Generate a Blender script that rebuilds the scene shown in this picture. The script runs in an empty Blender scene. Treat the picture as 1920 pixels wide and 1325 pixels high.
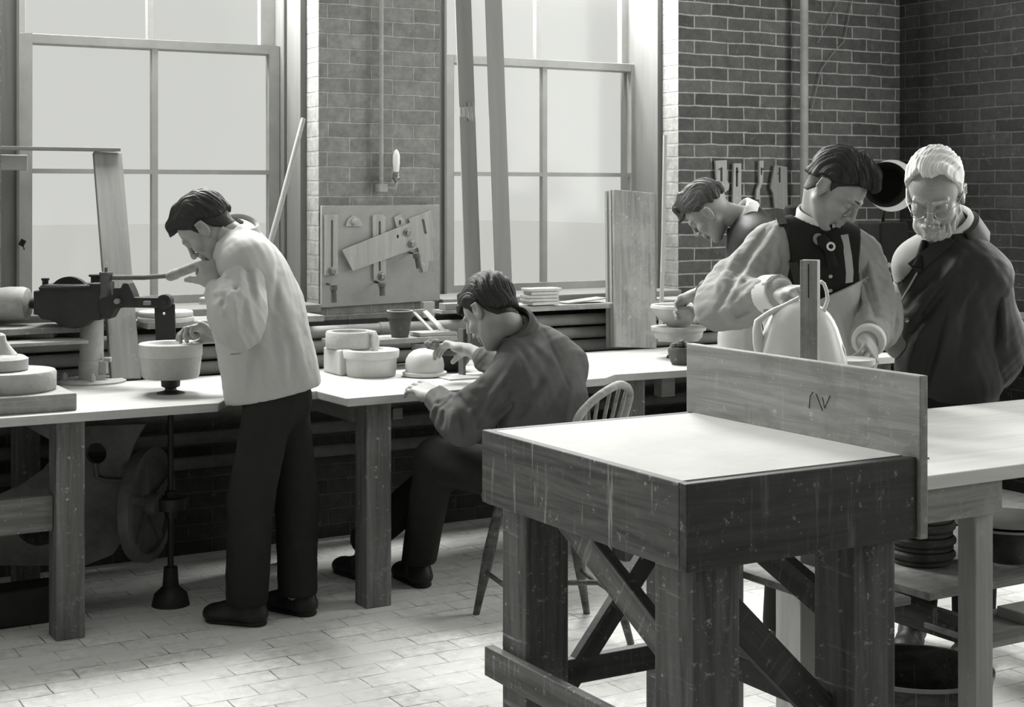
import bpy, bmesh, math, random
import numpy as np
from mathutils import Vector, Matrix, geometry
random.seed(7)
S = bpy.context.scene
COL = S.collection
# ---------------------------------------------------------------- camera
CAMH, FPX, HY = 1.52, 2900.0, 360.0
cam_d = bpy.data.cameras.new('camera'); cam = bpy.data.objects.new('camera', cam_d)
COL.objects.link(cam); S.camera = cam
cam.location = (0, 0, CAMH); cam.rotation_euler = (math.pi/2, 0, 0)
cam_d.sensor_fit = 'HORIZONTAL'; cam_d.sensor_width = 36.0; cam_d.lens = 36.0*FPX/1920
cam_d.shift_y = -(662.5-HY)/1920; cam_d.clip_start = .05; cam_d.clip_end = 200
# ---------------------------------------------------------------- view, sky
S.view_settings.view_transform = 'Standard'; S.view_settings.look = 'None'
S.view_settings.exposure = 0.2; S.view_settings.gamma = 1.0; S.view_settings.use_curve_mapping = False
TINT = (1.0, 1.003, .975)
w = bpy.data.worlds.new('overcast_sky'); S.world = w; w.use_nodes = True
bg = w.node_tree.nodes['Background']
SKYV = .58
bg.inputs[0].default_value = (SKYV*TINT[0], SKYV*TINT[1], SKYV*TINT[2], 1); bg.inputs[1].default_value = 1.0
# ---------------------------------------------------------------- room frame: u along the window wall, d = distance towards it
CU, SU = .8625, .506
ANG = math.atan2(SU, CU)
CU, SU = math.cos(ANG), math.sin(ANG)
RW = Matrix.Rotation(ANG, 3, 'Z')
def W(u, d, z): return Vector((CU*u-SU*d, SU*u+CU*d, z))
def PD(x, y, D): return Vector(((x-960)/FPX*D, D, CAMH-(y-HY)/FPX*D))
def PZ(x, y, z): return PD(x, y, (CAMH-z)*FPX/(y-HY))
def PW(x, y, d): return PD(x, y, d/(CU-SU*(x-960)/FPX))
def UD(p): return (CU*p.x+SU*p.y, -SU*p.x+CU*p.y)
def PU(x, y, u): return PD(x, y, u/(SU+CU*(x-960)/FPX))
D_WALL, D_GL, U_CORN = 6.29, 6.65, 6.175
ZB = .779
def area(name, loc, size, size_y, power, toward, spread=math.pi):
    l = bpy.data.lights.new(name, 'AREA'); l.shape = 'RECTANGLE'; l.size = size; l.size_y = size_y
    l.energy = power; l.color = TINT; l.spread = spread
    o = bpy.data.objects.new(name, l); COL.objects.link(o); o.location = loc
    o.rotation_euler = Vector(toward).to_track_quat('-Z', 'Y').to_euler(); return o
nrm = W(0, -1, 0)
# daylight through the high part of each window of the long wall, above the top of the picture
for i, (u0, pw) in enumerate([(-2.89, 30), (-1.0, 60), (2.077, 165), (4.087, 165)]):
    zc = 3.05 if i >= 2 else 2.3
    area('window_daylight', W(u0, 6.55, zc), 1.1, 1.05 if i >= 2 else 2.4, pw, nrm+Vector((0, 0, -.55)))
# daylight through a window in the right-hand wall, nearer than the corner
area('side_daylight_and_fill', W(6.1, 3.6, 2.3), 1.6, 2.2, 80, W(-1, .12, -.1))
area('side_daylight_and_fill', W(6.1, .9, 2.3), 1.5, 2.2, 45, W(-1, .25, -.1))  # added fill from an unseen second window, to light front faces at the right
# daylight through windows in the left-hand wall
area('side_daylight_and_fill', W(-4.3, 2.6, 2.2), 3.4, 2.4, 16, W(1, 0, -.15))
# added roof light, out of view, to brighten the floor and table tops
area('roof_fill', W(1.6, 3.4, 3.86), 4.2, 1.3, 14, Vector((0, 0, -1))).rotation_euler = (0, 0, ANG)

# ---------------------------------------------------------------- materials
def ND(nt, typ, **kw):
    n = nt.nodes.new(typ)
    for k, v in kw.items():
        if k in n.inputs: n.inputs[k].default_value = v
        else: setattr(n, k, v)
    return n
_mats = {}
def g(v): return (v*TINT[0], v*TINT[1], v*TINT[2], 1)
def mat(name, v=.4, rough=.7, kind='plain', v2=None, scale=1.0, metal=0.0, bump=.3, spots=0.0, spotv=.75, spec=.3, dirt=0.0, dirtv=.1, scr=0.0, scrv=.4):
    if name in _mats: return _mats[name]
    m = bpy.data.materials.new(name); m.use_nodes = True; nt = m.node_tree; L = nt.links
    b = nt.nodes['Principled BSDF']; b.inputs['Roughness'].default_value = rough
    b.inputs['Metallic'].default_value = metal; b.inputs['Specular IOR Level'].default_value = spec
    if v2 is None: v2 = v*.8
    tc = ND(nt, 'ShaderNodeTexCoord'); mp = ND(nt, 'ShaderNodeMapping'); L.new(tc.outputs['Object'], mp.inputs['Vector'])
    vec = mp.outputs['Vector']; sc = 1
    ramp = ND(nt, 'ShaderNodeMix', data_type='RGBA'); ramp.inputs['A'].default_value = g(v2); ramp.inputs['B'].default_value = g(v)
    hgt = None
    if kind == 'wood':
        mp.inputs['Scale'].default_value = (2.2*scale, 34*scale, 34*scale)
        n = ND(nt, 'ShaderNodeTexNoise', Scale=1.0, Detail=5.0, Roughness=.65, Distortion=.6); L.new(vec, n.inputs['Vector'])
        mr = ND(nt, 'ShaderNodeMapRange'); mr.inputs[1].default_value = .32; mr.inputs[2].default_value = .68
        L.new(n.outputs['Fac'], mr.inputs[0]); fac = mr.outputs[0]; hgt = n.outputs['Fac']
    elif kind == 'cloth':
        mp.inputs['Scale'].default_value = (1, 1, 1)
        n = ND(nt, 'ShaderNodeTexNoise', Scale=14.0*scale, Detail=4.0, Roughness=.6); L.new(vec, n.inputs['Vector'])
        fac = n.outputs['Fac']
        n2 = ND(nt, 'ShaderNodeTexNoise', Scale=420.0, Detail=1.0); L.new(vec, n2.inputs['Vector']); hgt = n2.outputs['Fac']
    elif kind == 'stripe':
        wv = ND(nt, 'ShaderNodeTexWave', Scale=18.0*scale, Distortion=.6); wv.bands_direction = 'Y'; L.new(vec, wv.inputs['Vector'])
        mr = ND(nt, 'ShaderNodeMapRange'); mr.inputs[1].default_value = .12; mr.inputs[2].default_value = .3
        L.new(wv.outputs['Fac'], mr.inputs[0]); fac = mr.outputs[0]
    else:
        n = ND(nt, 'ShaderNodeTexNoise', Scale=9.0*scale, Detail=6.0, Roughness=.65); L.new(vec, n.inputs['Vector'])
        mr = ND(nt, 'ShaderNodeMapRange'); mr.inputs[1].default_value = .35; mr.inputs[2].default_value = .65
        L.new(n.outputs['Fac'], mr.inputs[0]); fac = mr.outputs[0]; 
        n2 = ND(nt, 'ShaderNodeTexNoise', Scale=90.0*scale, Detail=3.0); L.new(vec, n2.inputs['Vector']); hgt = n2.outputs['Fac']
    L.new(fac, ramp.inputs['Factor']); out = ramp.outputs['Result']
    def blotch(out, amount, val, sc1, lo):
        n3 = ND(nt, 'ShaderNodeTexNoise', Scale=sc1, Detail=8.0, Roughness=.7); L.new(tc.outputs['Object'], n3.inputs['Vector'])
        m3 = ND(nt, 'ShaderNodeMapRange'); m3.inputs[1].default_value = lo; m3.inputs[2].default_value = lo+.07; m3.inputs[4].default_value = amount
        L.new(n3.outputs['Fac'], m3.inputs[0])
        mx = ND(nt, 'ShaderNodeMix', data_type='RGBA'); mx.inputs['B'].default_value = g(val)
        L.new(m3.outputs[0], mx.inputs['Factor']); L.new(out, mx.inputs['A']); return mx.outputs['Result']
    if dirt: out = blotch(out, dirt, dirtv, 6.0, .5)
    if scr:
        mp5 = ND(nt, 'ShaderNodeMapping'); mp5.inputs['Scale'].default_value = (48, 30, 3.2); mp5.inputs['Rotation'].default_value = (0, .12, 0); L.new(tc.outputs['Object'], mp5.inputs['Vector'])
        n5 = ND(nt, 'ShaderNodeTexNoise', Scale=1.0, Detail=5.0, Roughness=.7); L.new(mp5.outputs[0], n5.inputs['Vector'])
        m5 = ND(nt, 'ShaderNodeMapRange'); m5.inputs[1].default_value = .60; m5.inputs[2].default_value = .70; m5.inputs[4].default_value = scr; L.new(n5.outputs['Fac'], m5.inputs[0])
        mx5 = ND(nt, 'ShaderNodeMix', data_type='RGBA'); mx5.inputs['B'].default_value = g(scrv); L.new(m5.outputs[0], mx5.inputs['Factor']); L.new(out, mx5.inputs['A']); out = mx5.outputs['Result']
    if spots: out = blotch(out, spots, spotv, 38.0, .61)
    L.new(out, b.inputs['Base Color'])
    if bump and hgt:
        bp = ND(nt, 'ShaderNodeBump', Strength=bump, Distance=.004); L.new(hgt, bp.inputs['Height']); L.new(bp.outputs[0], b.inputs['Normal'])
    _mats[name] = m; return m
def brickmat(name, v1, v2, mortar, axes='xz', bw=.212, bh=.0655, ms=.006, bump=.8, dust=0.0, off=.5, rough=.85, broken=0.0):
    m = bpy.data.materials.new(name); m.use_nodes = True; nt = m.node_tree; L = nt.links
    b = nt.nodes['Principled BSDF']; b.inputs['Roughness'].default_value = rough; b.inputs['Specular IOR Level'].default_value = .25
    tc = ND(nt, 'ShaderNodeTexCoord'); sp = ND(nt, 'ShaderNodeSeparateXYZ'); cb = ND(nt, 'ShaderNodeCombineXYZ')
    L.new(tc.outputs['Object'], sp.inputs[0])
    L.new(sp.outputs['xyz'.index(axes[0])], cb.inputs[0]); L.new(sp.outputs['xyz'.index(axes[1])], cb.inputs[1])
    wn = ND(nt, 'ShaderNodeTexNoise', Scale=7.0, Detail=3.0); L.new(tc.outputs['Object'], wn.inputs['Vector'])
    vm = ND(nt, 'ShaderNodeVectorMath', operation='SCALE'); vm.inputs['Scale'].default_value = .014; L.new(wn.outputs['Color'], vm.inputs[0])
    va = ND(nt, 'ShaderNodeVectorMath', operation='ADD'); L.new(cb.outputs[0], va.inputs[0]); L.new(vm.outputs[0], va.inputs[1])
    br = ND(nt, 'ShaderNodeTexBrick'); L.new(va.outputs[0], br.inputs['Vector'])
    br.offset = off; br.inputs['Scale'].default_value = 1.0; br.inputs['Brick Width'].default_value = bw; br.inputs['Row Height'].default_value = bh
    br.inputs['Mortar Size'].default_value = ms; br.inputs['Mortar Smooth'].default_value = .35
    br.inputs['Color1'].default_value = g(v1); br.inputs['Color2'].default_value = g(v2); br.inputs['Mortar'].default_value = g(mortar)
    n = ND(nt, 'ShaderNodeTexNoise', Scale=22.0, Detail=8.0, Roughness=.7); L.new(tc.outputs['Object'], n.inputs['Vector'])
    mr = ND(nt, 'ShaderNodeMapRange'); mr.inputs[1].default_value = .3; mr.inputs[2].default_value = .7; mr.inputs[3].default_value = .7; mr.inputs[4].default_value = 1.25
    L.new(n.outputs['Fac'], mr.inputs[0])
    mu = ND(nt, 'ShaderNodeMix', data_type='RGBA', blend_type='MULTIPLY'); mu.inputs['Factor'].default_value = 1.0
    L.new(br.outputs['Color'], mu.inputs['A']); L.new(mr.outputs[0], mu.inputs['B']); out = mu.outputs['Result']
    if broken:   # joints filled with dust in places
        n4 = ND(nt, 'ShaderNodeTexNoise', Scale=4.0, Detail=6.0, Roughness=.7); L.new(tc.outputs['Object'], n4.inputs['Vector'])
        m4 = ND(nt, 'ShaderNodeMapRange'); m4.inputs[1].default_value = .42; m4.inputs[2].default_value = .55; m4.inputs[4].default_value = broken; L.new(n4.outputs['Fac'], m4.inputs[0])
        mx4 = ND(nt, 'ShaderNodeMix', data_type='RGBA'); mx4.inputs['B'].default_value = g((v1+v2)/2)
        L.new(m4.outputs[0], mx4.inputs['Factor']); L.new(out, mx4.inputs['A']); out = mx4.outputs['Result']
    if dust:
        n3 = ND(nt, 'ShaderNodeTexNoise', Scale=30.0, Detail=8.0, Roughness=.75); L.new(tc.outputs['Object'], n3.inputs['Vector'])
        m3 = ND(nt, 'ShaderNodeMapRange'); m3.inputs[1].default_value = .6; m3.inputs[2].default_value = .66; m3.inputs[4].default_value = dust; L.new(n3.outputs['Fac'], m3.inputs[0])
        mx = ND(nt, 'ShaderNodeMix', data_type='RGBA'); mx.inputs['B'].default_value = g(.55); L.new(m3.outputs[0], mx.inputs['Factor']); L.new(out, mx.inputs['A']); out = mx.outputs['Result']
    L.new(out, b.inputs['Base Color'])
    bp = ND(nt, 'ShaderNodeBump', Strength=bump, Distance=.006)
    md = ND(nt, 'ShaderNodeMath', operation='SUBTRACT'); L.new(n.outputs['Fac'], md.inputs[0]); L.new(br.outputs['Fac'], md.inputs[1])
    L.new(md.outputs[0], bp.inputs['Height']); L.new(bp.outputs[0], b.inputs['Normal'])
    _mats[name] = m; return m
def glassmat():
    m = bpy.data.materials.new('window_glass'); m.use_nodes = True; nt = m.node_tree; nt.nodes.clear()
    o = ND(nt, 'ShaderNodeOutputMaterial'); t = ND(nt, 'ShaderNodeBsdfTransparent'); gl = ND(nt, 'ShaderNodeBsdfGlossy', Roughness=.15)
    df = ND(nt, 'ShaderNodeBsdfTranslucent'); df.inputs[0].default_value = g(.8)
    t.inputs[0].default_value = (.98, .985, .975, 1)
    a = ND(nt, 'ShaderNodeMixShader'); a.inputs[0].default_value = .012; c = ND(nt, 'ShaderNodeMixShader')
    n = ND(nt, 'ShaderNodeTexNoise', Scale=6.0, Detail=8.0); tc = ND(nt, 'ShaderNodeTexCoord'); nt.links.new(tc.outputs['Object'], n.inputs['Vector'])
    mr = ND(nt, 'ShaderNodeMapRange'); mr.inputs[3].default_value = .0; mr.inputs[4].default_value = .012; nt.links.new(n.outputs['Fac'], mr.inputs[0])
    nt.links.new(mr.outputs[0], c.inputs[0])
    nt.links.new(t.outputs[0], c.inputs[1]); nt.links.new(df.outputs[0], c.inputs[2])
    nt.links.new(c.outputs[0], a.inputs[1]); nt.links.new(gl.outputs[0], a.inputs[2]); nt.links.new(a.outputs[0], o.inputs[0])
    return m
M = {}
M['glass'] = glassmat()
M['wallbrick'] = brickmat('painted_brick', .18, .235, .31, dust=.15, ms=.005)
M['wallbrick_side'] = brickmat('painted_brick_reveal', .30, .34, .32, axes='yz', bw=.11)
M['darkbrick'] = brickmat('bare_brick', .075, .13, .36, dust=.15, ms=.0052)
M['basebrick'] = brickmat('shaded_base_brick', .035, .055, .075, dust=.1, ms=.005)  # shade under the bench put into a darker brick colour
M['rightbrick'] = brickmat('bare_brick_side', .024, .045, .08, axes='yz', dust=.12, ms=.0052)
M['paver'] = brickmat('floor_paver', .66, .76, .2, axes='xy', bw=.215, bh=.108, ms=.0028, bump=.5, off=.5, rough=.8, broken=.85)
M['ceiling'] = mat('ceiling_paint', .3, .9)
M['plasterwall'] = mat('limewash', .14, .9)
M['sashpaint'] = mat('sash_paint', .36, .6, v2=.31, bump=.1)
M['jambpaint'] = mat('jamb_paint', .20, .6, v2=.165, kind='wood', bump=.1)
M['bench'] = mat('bench_top', .46, .7, kind='wood', v2=.37, spots=.3, spotv=.65, dirt=.25, dirtv=.36, bump=.15)
M['benchedge'] = mat('bench_leg_wood', .20, .75, kind='wood', v2=.08, spots=.8, spotv=.5, dirt=.4, dirtv=.12, scr=.4, scrv=.35)
M['toolboard'] = mat('limed_board', .33, .8, v2=.28, spots=.3, spotv=.2)
M['plank'] = mat('grey_plank', .26, .75, kind='wood', v2=.19, spots=.3, spotv=.45)
M['dustplank'] = mat('dusty_plank', .34, .8, kind='wood', v2=.18, spots=.9, spotv=.5, dirt=.5, dirtv=.38)
M['palewood'] = mat('pale_wood', .40, .7, kind='wood', v2=.30, spots=.4, spotv=.7)
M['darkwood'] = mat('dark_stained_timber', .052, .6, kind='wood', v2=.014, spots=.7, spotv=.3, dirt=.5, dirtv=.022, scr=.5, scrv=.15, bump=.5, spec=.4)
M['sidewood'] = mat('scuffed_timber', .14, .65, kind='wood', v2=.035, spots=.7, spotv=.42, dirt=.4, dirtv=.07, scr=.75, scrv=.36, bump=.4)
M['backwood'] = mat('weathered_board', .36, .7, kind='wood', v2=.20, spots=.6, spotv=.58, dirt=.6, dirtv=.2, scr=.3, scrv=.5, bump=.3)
M['tabletop'] = mat('plaster_slab', .54, .75, v2=.46, scale=.5, bump=.1)
M['righttop'] = mat('scrubbed_top', .66, .6, kind='wood', v2=.56, bump=.15)
M['plaster'] = mat('plaster', .52, .85, v2=.43, spots=.2, spotv=.4, dirt=.15, dirtv=.5, bump=.25)
M['oldplaster'] = mat('stained_plaster', .46, .85, v2=.34, spots=.5, spotv=.2, dirt=.3, dirtv=.3, bump=.4)
M['biscuit'] = mat('biscuit_ware', .42, .5, v2=.36, bump=.05)
M['glaze'] = mat('wet_cast', .70, .25, v2=.62, bump=.0, spec=.5)
M['iron'] = mat('black_iron', .024, .5, v2=.014, metal=.0, bump=.3, spec=.35)
M['soot'] = mat('sooty_iron', .012, .9, v2=.008, bump=.2, spec=.1)
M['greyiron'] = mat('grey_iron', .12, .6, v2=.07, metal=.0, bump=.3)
M['palemetal'] = mat('dusty_painted_iron', .42, .6, v2=.32, dirt=.4, dirtv=.22, bump=.2)
M['pipe'] = mat('dusty_pipe', .34, .7, v2=.24, spots=.5, spotv=.5, bump=.3)
M['leather'] = mat('belt_leather', .30, .6, v2=.24, bump=.2, kind='wood', scale=.5)
M['clay'] = mat('dark_clay', .10, .7, v2=.06, spots=.3, spotv=.4)
M['bulb'] = mat('frosted_glass_bulb', .75, .25, v2=.7, bump=0, spec=.6)
M['brass'] = mat('tarnished_metal', .3, .4, v2=.15, metal=.6)
M['paper'] = mat('paper', .62, .8, v2=.55, bump=.1)
M['snow'] = mat('bright_ground', .9, .9, v2=.86, bump=0)

# ---------------------------------------------------------------- mesh building
MW = {}
def mworld(o): return MW[o.name]
def link(o, name, parent, Mx, mlist=None):
    COL.objects.link(o)
    o.matrix_basis = (mworld(parent).inverted() @ Mx) if parent else Mx
    if parent: o.parent = parent
    MW[o.name] = Mx
    return o
def tag(o, label=None, cat=None, group=None, kind=None):
    if label: o['label'] = label
    if cat: o['category'] = cat
    if group: o['group'] = group
    if kind: o['kind'] = kind
    return o
def thing(name, label, cat, loc, group=None, rot=0.0):
    o = bpy.data.objects.new(name, None); o.empty_display_size = .1
    link(o, name, None, Matrix.Translation(Vector(loc)) @ Matrix.Rotation(rot, 4, 'Z'))
    return tag(o, label, cat, group)
def frame_from(axis=None, up=None, rot=None):
    if rot is not None: return Matrix.Rotation(rot, 3, 'Z')
    if axis is None: return Matrix.Identity(3)
    x = Vector(axis).normalized(); z = Vector(up) if up is not None else Vector((0, 0, 1))
    if abs(x.dot(z.normalized())) > .95: z = Vector((SU, -CU, 0))
    y = z.cross(x).normalized(); z = x.cross(y).normalized()
    return Matrix((x, y, z)).transposed()
class MB:
    def __init__(s): s.v = []; s.f = []; s.sm = []
    def add(s, vs, fs, smooth=False):
        o = len(s.v); s.v += [Vector(p) for p in vs]; s.f += [tuple(i+o for i in f) for f in fs]; s.sm += [smooth]*len(fs); return s
    def box(s, c, size, R=None):
        hx, hy, hz = [a/2 for a in size]; R = R or Matrix.Identity(3); c = Vector(c)
        vs = [c+R@Vector((x*hx, y*hy, z*hz)) for x in (-1, 1) for y in (-1, 1) for z in (-1, 1)]
        return s.add(vs, [(0,1,3,2),(4,6,7,5),(0,4,5,1),(2,3,7,6),(0,2,6,4),(1,5,7,3)])
    def wbox(s, u0, u1, d0, d1, z0, z1):
        return s.box(W((u0+u1)/2, (d0+d1)/2, (z0+z1)/2), (abs(u1-u0), abs(d1-d0), abs(z1-z0)), RW)
    def beam(s, p0, p1, w_, h_, up=None):
        p0 = Vector(p0); p1 = Vector(p1); return s.box((p0+p1)/2, ((p1-p0).length, w_, h_), frame_from(p1-p0, up))
    def cyl(s, p0, p1, r0, r1=None, n=24, smooth=True, caps=True):
        return s.lathe(p0, p1, [(0, r0), (1, r0 if r1 is None else r1)], n, smooth, caps)
    def lathe(s, p0, p1, prof, n=32, smooth=True, caps=True, squash=1.0):
        """prof: (t, r) with t as a fraction of p0->p1"""
        p0 = Vector(p0); p1 = Vector(p1); F = frame_from(p1-p0); y = F.col[1]; z = F.col[2]
        vs = []; fs = []
        for t, r in prof:
            c = p0.lerp(p1, t) if 0 <= t <= 1 else p0+(p1-p0)*t
            for i in range(n):
                a = 2*math.pi*i/n; vs.append(c+y*(math.cos(a)*r)+z*(math.sin(a)*r*squash))
        m = len(prof)
        for j in range(m-1):
            for i in range(n): fs.append((j*n+i, j*n+(i+1) % n, (j+1)*n+(i+1) % n, (j+1)*n+i))
        s.add(vs, fs, smooth)
        if caps:
            o = len(s.v)-len(vs)
            if prof[0][1] > 1e-4: s.f.append(tuple(o+i for i in range(n))[::-1]); s.sm.append(False)
            if prof[-1][1] > 1e-4: s.f.append(tuple(o+(m-1)*n+i for i in range(n))); s.sm.append(False)
        return s
    def tube(s, pts, r, n=10, caps=True):
        pts = [Vector(p) for p in pts]; rs = r if isinstance(r, (list, tuple)) else [r]*len(pts)
        vs = []; fs = []; up = Vector((0, 0, 1))
        t0 = (pts[1]-pts[0]).normalized()
        if abs(t0.dot(up)) > .9: up = Vector((0, 1, 0))
        y = up.cross(t0).normalized()
        for j, p in enumerate(pts):
            t = (pts[min(j+1, len(pts)-1)]-pts[max(j-1, 0)]).normalized()
            y = (y-t*y.dot(t)).normalized(); z = t.cross(y)
            for i in range(n): a = 2*math.pi*i/n; vs.append(p+(y*math.cos(a)+z*math.sin(a))*rs[j])
        for j in range(len(pts)-1):
            for i in range(n): fs.append((j*n+i, j*n+(i+1) % n, (j+1)*n+(i+1) % n, (j+1)*n+i))
        o = len(s.v); s.add(vs, fs, True)
        if caps:
            s.f.append(tuple(o+i for i in range(n))[::-1]); s.sm.append(False)
            s.f.append(tuple(o+(len(pts)-1)*n+i for i in range(n))); s.sm.append(False)
        return s
    def prism(s, loops, th):
        """loops: lists of 3-D points in one plane (first outer, rest holes); th: thickness vector"""
        loops = [[Vector(p) for p in lp] for lp in loops]; flat = [p for lp in loops for p in lp]; th = Vector(th)
        tris = geometry.tessellate_polygon(loops); n = len(flat); o = len(s.v)
        fs = [tuple(t) for t in tris]+[tuple(i+n for i in t[::-1]) for t in tris]
        k = 0
        for lp in loops:
            m = len(lp)
            for i in range(m): a = k+i; b = k+(i+1) % m; fs.append((a, b, b+n, a+n))
            k += m
        return s.add(flat+[p+th for p in flat], fs)
    def ball(s, c, r, n=16, R=None):
        c = Vector(c); r = (r, r, r) if not isinstance(r, (tuple, list)) else r; R = R or Matrix.Identity(3)
        vs = []; fs = []; m = n//2
        for j in range(m+1):
            p = math.pi*j/m
            for i in range(n):
                a = 2*math.pi*i/n; vs.append(c+R@Vector((r[0]*math.sin(p)*math.cos(a), r[1]*math.sin(p)*math.sin(a), r[2]*math.cos(p))))
        for j in range(m):
            for i in range(n): fs.append((j*n+i, (j+1)*n+i, (j+1)*n+(i+1) % n, j*n+(i+1) % n))
        return s.add(vs, fs, True)
    def build(s, name, m, parent=None, axis=None, up=None, rot=None, bevel=0.0, origin=None, seg=2):
        me = bpy.data.meshes.new(name)
        if origin is None:
            lo = Vector([min(p[i] for p in s.v) for i in range(3)]); hi = Vector([max(p[i] for p in s.v) for i in range(3)])
            origin = Vector(((lo.x+hi.x)/2, (lo.y+hi.y)/2, lo.z))
        Mx = Matrix.Translation(origin) @ frame_from(axis, up, rot).to_4x4(); inv = Mx.inverted()
        me.from_pydata([inv@p for p in s.v], [], s.f)
        bm = bmesh.new(); bm.from_mesh(me); bmesh.ops.remove_doubles(bm, verts=bm.verts, dist=1e-5)
        bmesh.ops.recalc_face_normals(bm, faces=bm.faces); bm.to_mesh(me); bm.free()
        if any(s.sm):
            me.polygons.foreach_set('use_smooth', [True]*len(me.polygons))
            try: me.set_sharp_from_angle(angle=math.radians(38))
            except Exception: pass
        for mm in (m if isinstance(m, (list, tuple)) else [m]): me.materials.append(mm)
        o = bpy.data.objects.new(name, me); link(o, name, parent, Mx)
        if bevel:
            b = o.modifiers.new('bevel', 'BEVEL'); b.width = bevel; b.segments = seg; b.limit_method = 'ANGLE'; b.angle_limit = math.radians(40)
            b.harden_normals = False
        return o
def circ(c, r, n, ex, ez, a0=0, a1=2*math.pi, closed=True):
    c = Vector(c); ex = Vector(ex); ez = Vector(ez); k = n if closed else n-1
    return [c+ex*(r*math.cos(a0+(a1-a0)*i/k))+ez*(r*math.sin(a0+(a1-a0)*i/k)) for i in range(n)]
UX = W(1, 0, 0); DX = W(0, 1, 0); ZX = Vector((0, 0, 1))
# ================================================================ the room
def struct(o): o['kind'] = 'structure'; return o
WT = 6.78; ZC = 3.9; UL, DN = -4.6, -2.4
OPEN = [(-3.6, -2.2), (-1.7, -.3), (1.35, 2.705), (3.306, 4.66)]
ZS, ZT = 1.03, 3.6
def wallpiece(mb, u0, u1, z0, z1): mb.wbox(u0, u1, D_WALL, WT, z0, z1)
mb = MB()
edges = [UL]+[e for o in OPEN for e in o]+[U_CORN]
for a, b in zip(edges[0:-1:2], edges[1::2]):
    if a < 4.6: wallpiece(mb, a, b, 0, ZC)
for a, b in OPEN: wallpiece(mb, a, b, .0, ZS); wallpiece(mb, a, b, ZT, ZC)
o = struct(mb.build('wall_back', [M['wallbrick'], M['wallbrick_side']], rot=ANG, origin=W(0, 0, 0)))
for p in o.data.polygons:
    if abs(p.normal.x) > .7: p.material_index = 1
mb = MB(); mb.wbox(UL, U_CORN, D_WALL-.006, D_WALL+.01, 0, .955); struct(mb.build('wall_base_shade_sheet', M['basebrick'], rot=ANG, origin=W(0, 0, 0)))  # dark brick sheet that deepens the shade below the bench
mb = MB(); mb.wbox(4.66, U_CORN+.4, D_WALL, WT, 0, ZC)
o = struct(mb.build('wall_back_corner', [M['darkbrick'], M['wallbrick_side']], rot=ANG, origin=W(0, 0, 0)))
for p in o.data.polygons:
    if abs(p.normal.x) > .7: p.material_index = 1
# right wall with its own window opening nearer the camera, plus an added second one
mb = MB()
mb.wbox(U_CORN, U_CORN+.4, 4.75, D_WALL, 0, ZC); mb.wbox(U_CORN, U_CORN+.4, 2.45, 4.75, 0, 1.1); mb.wbox(U_CORN, U_CORN+.4, 2.45, 4.75, 3.5, ZC); mb.wbox(U_CORN, U_CORN+.4, DN, .1, 0, ZC); mb.wbox(U_CORN, U_CORN+.4, 1.7, 2.45, 0, ZC); mb.wbox(U_CORN, U_CORN+.4, .1, 1.7, 0, 1.1); mb.wbox(U_CORN, U_CORN+.4, .1, 1.7, 3.5, ZC)
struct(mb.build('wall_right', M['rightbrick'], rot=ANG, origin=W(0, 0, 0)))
mb = MB(); mb.wbox(UL-.4, UL, DN, WT, 0, .9); mb.wbox(UL-.4, UL, DN, WT, 3.5, ZC); mb.wbox(UL-.4, UL, DN, .7, .9, 3.5); mb.wbox(UL-.4, UL, 4.5, WT, .9, 3.5)
struct(mb.build('wall_left', M['plasterwall'], rot=ANG, origin=W(0, 0, 0)))
mb = MB(); mb.wbox(UL-.4, U_CORN+.4, DN-.4, DN, 0, ZC)
struct(mb.build('wall_front', M['plasterwall'], rot=ANG, origin=W(0, 0, 0)))
mb = MB(); mb.wbox(UL-.4, U_CORN+.4, DN-.4, 2.7, ZC, ZC+.15); mb.wbox(UL-.4, U_CORN+.4, 4.1, WT, ZC, ZC+.15); mb.wbox(UL-.4, -.6, 2.7, 4.1, ZC, ZC+.15); mb.wbox(3.8, U_CORN+.4, 2.7, 4.1, ZC, ZC+.15); struct(mb.build('ceiling', M['ceiling'], rot=ANG, origin=W(0, 0, 0)))
mb = MB(); mb.wbox(UL-.4, U_CORN+.4, DN-.4, WT, -.2, 0); struct(mb.build('floor', M['paver'], rot=ANG, origin=W(0, 0, 0)))
mb = MB(); mb.wbox(-60, 70, WT+.02, 120, -1.2, -1.0); struct(mb.build('snowy_ground', M['snow'], rot=ANG, origin=W(0, 0, -1)))

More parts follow.
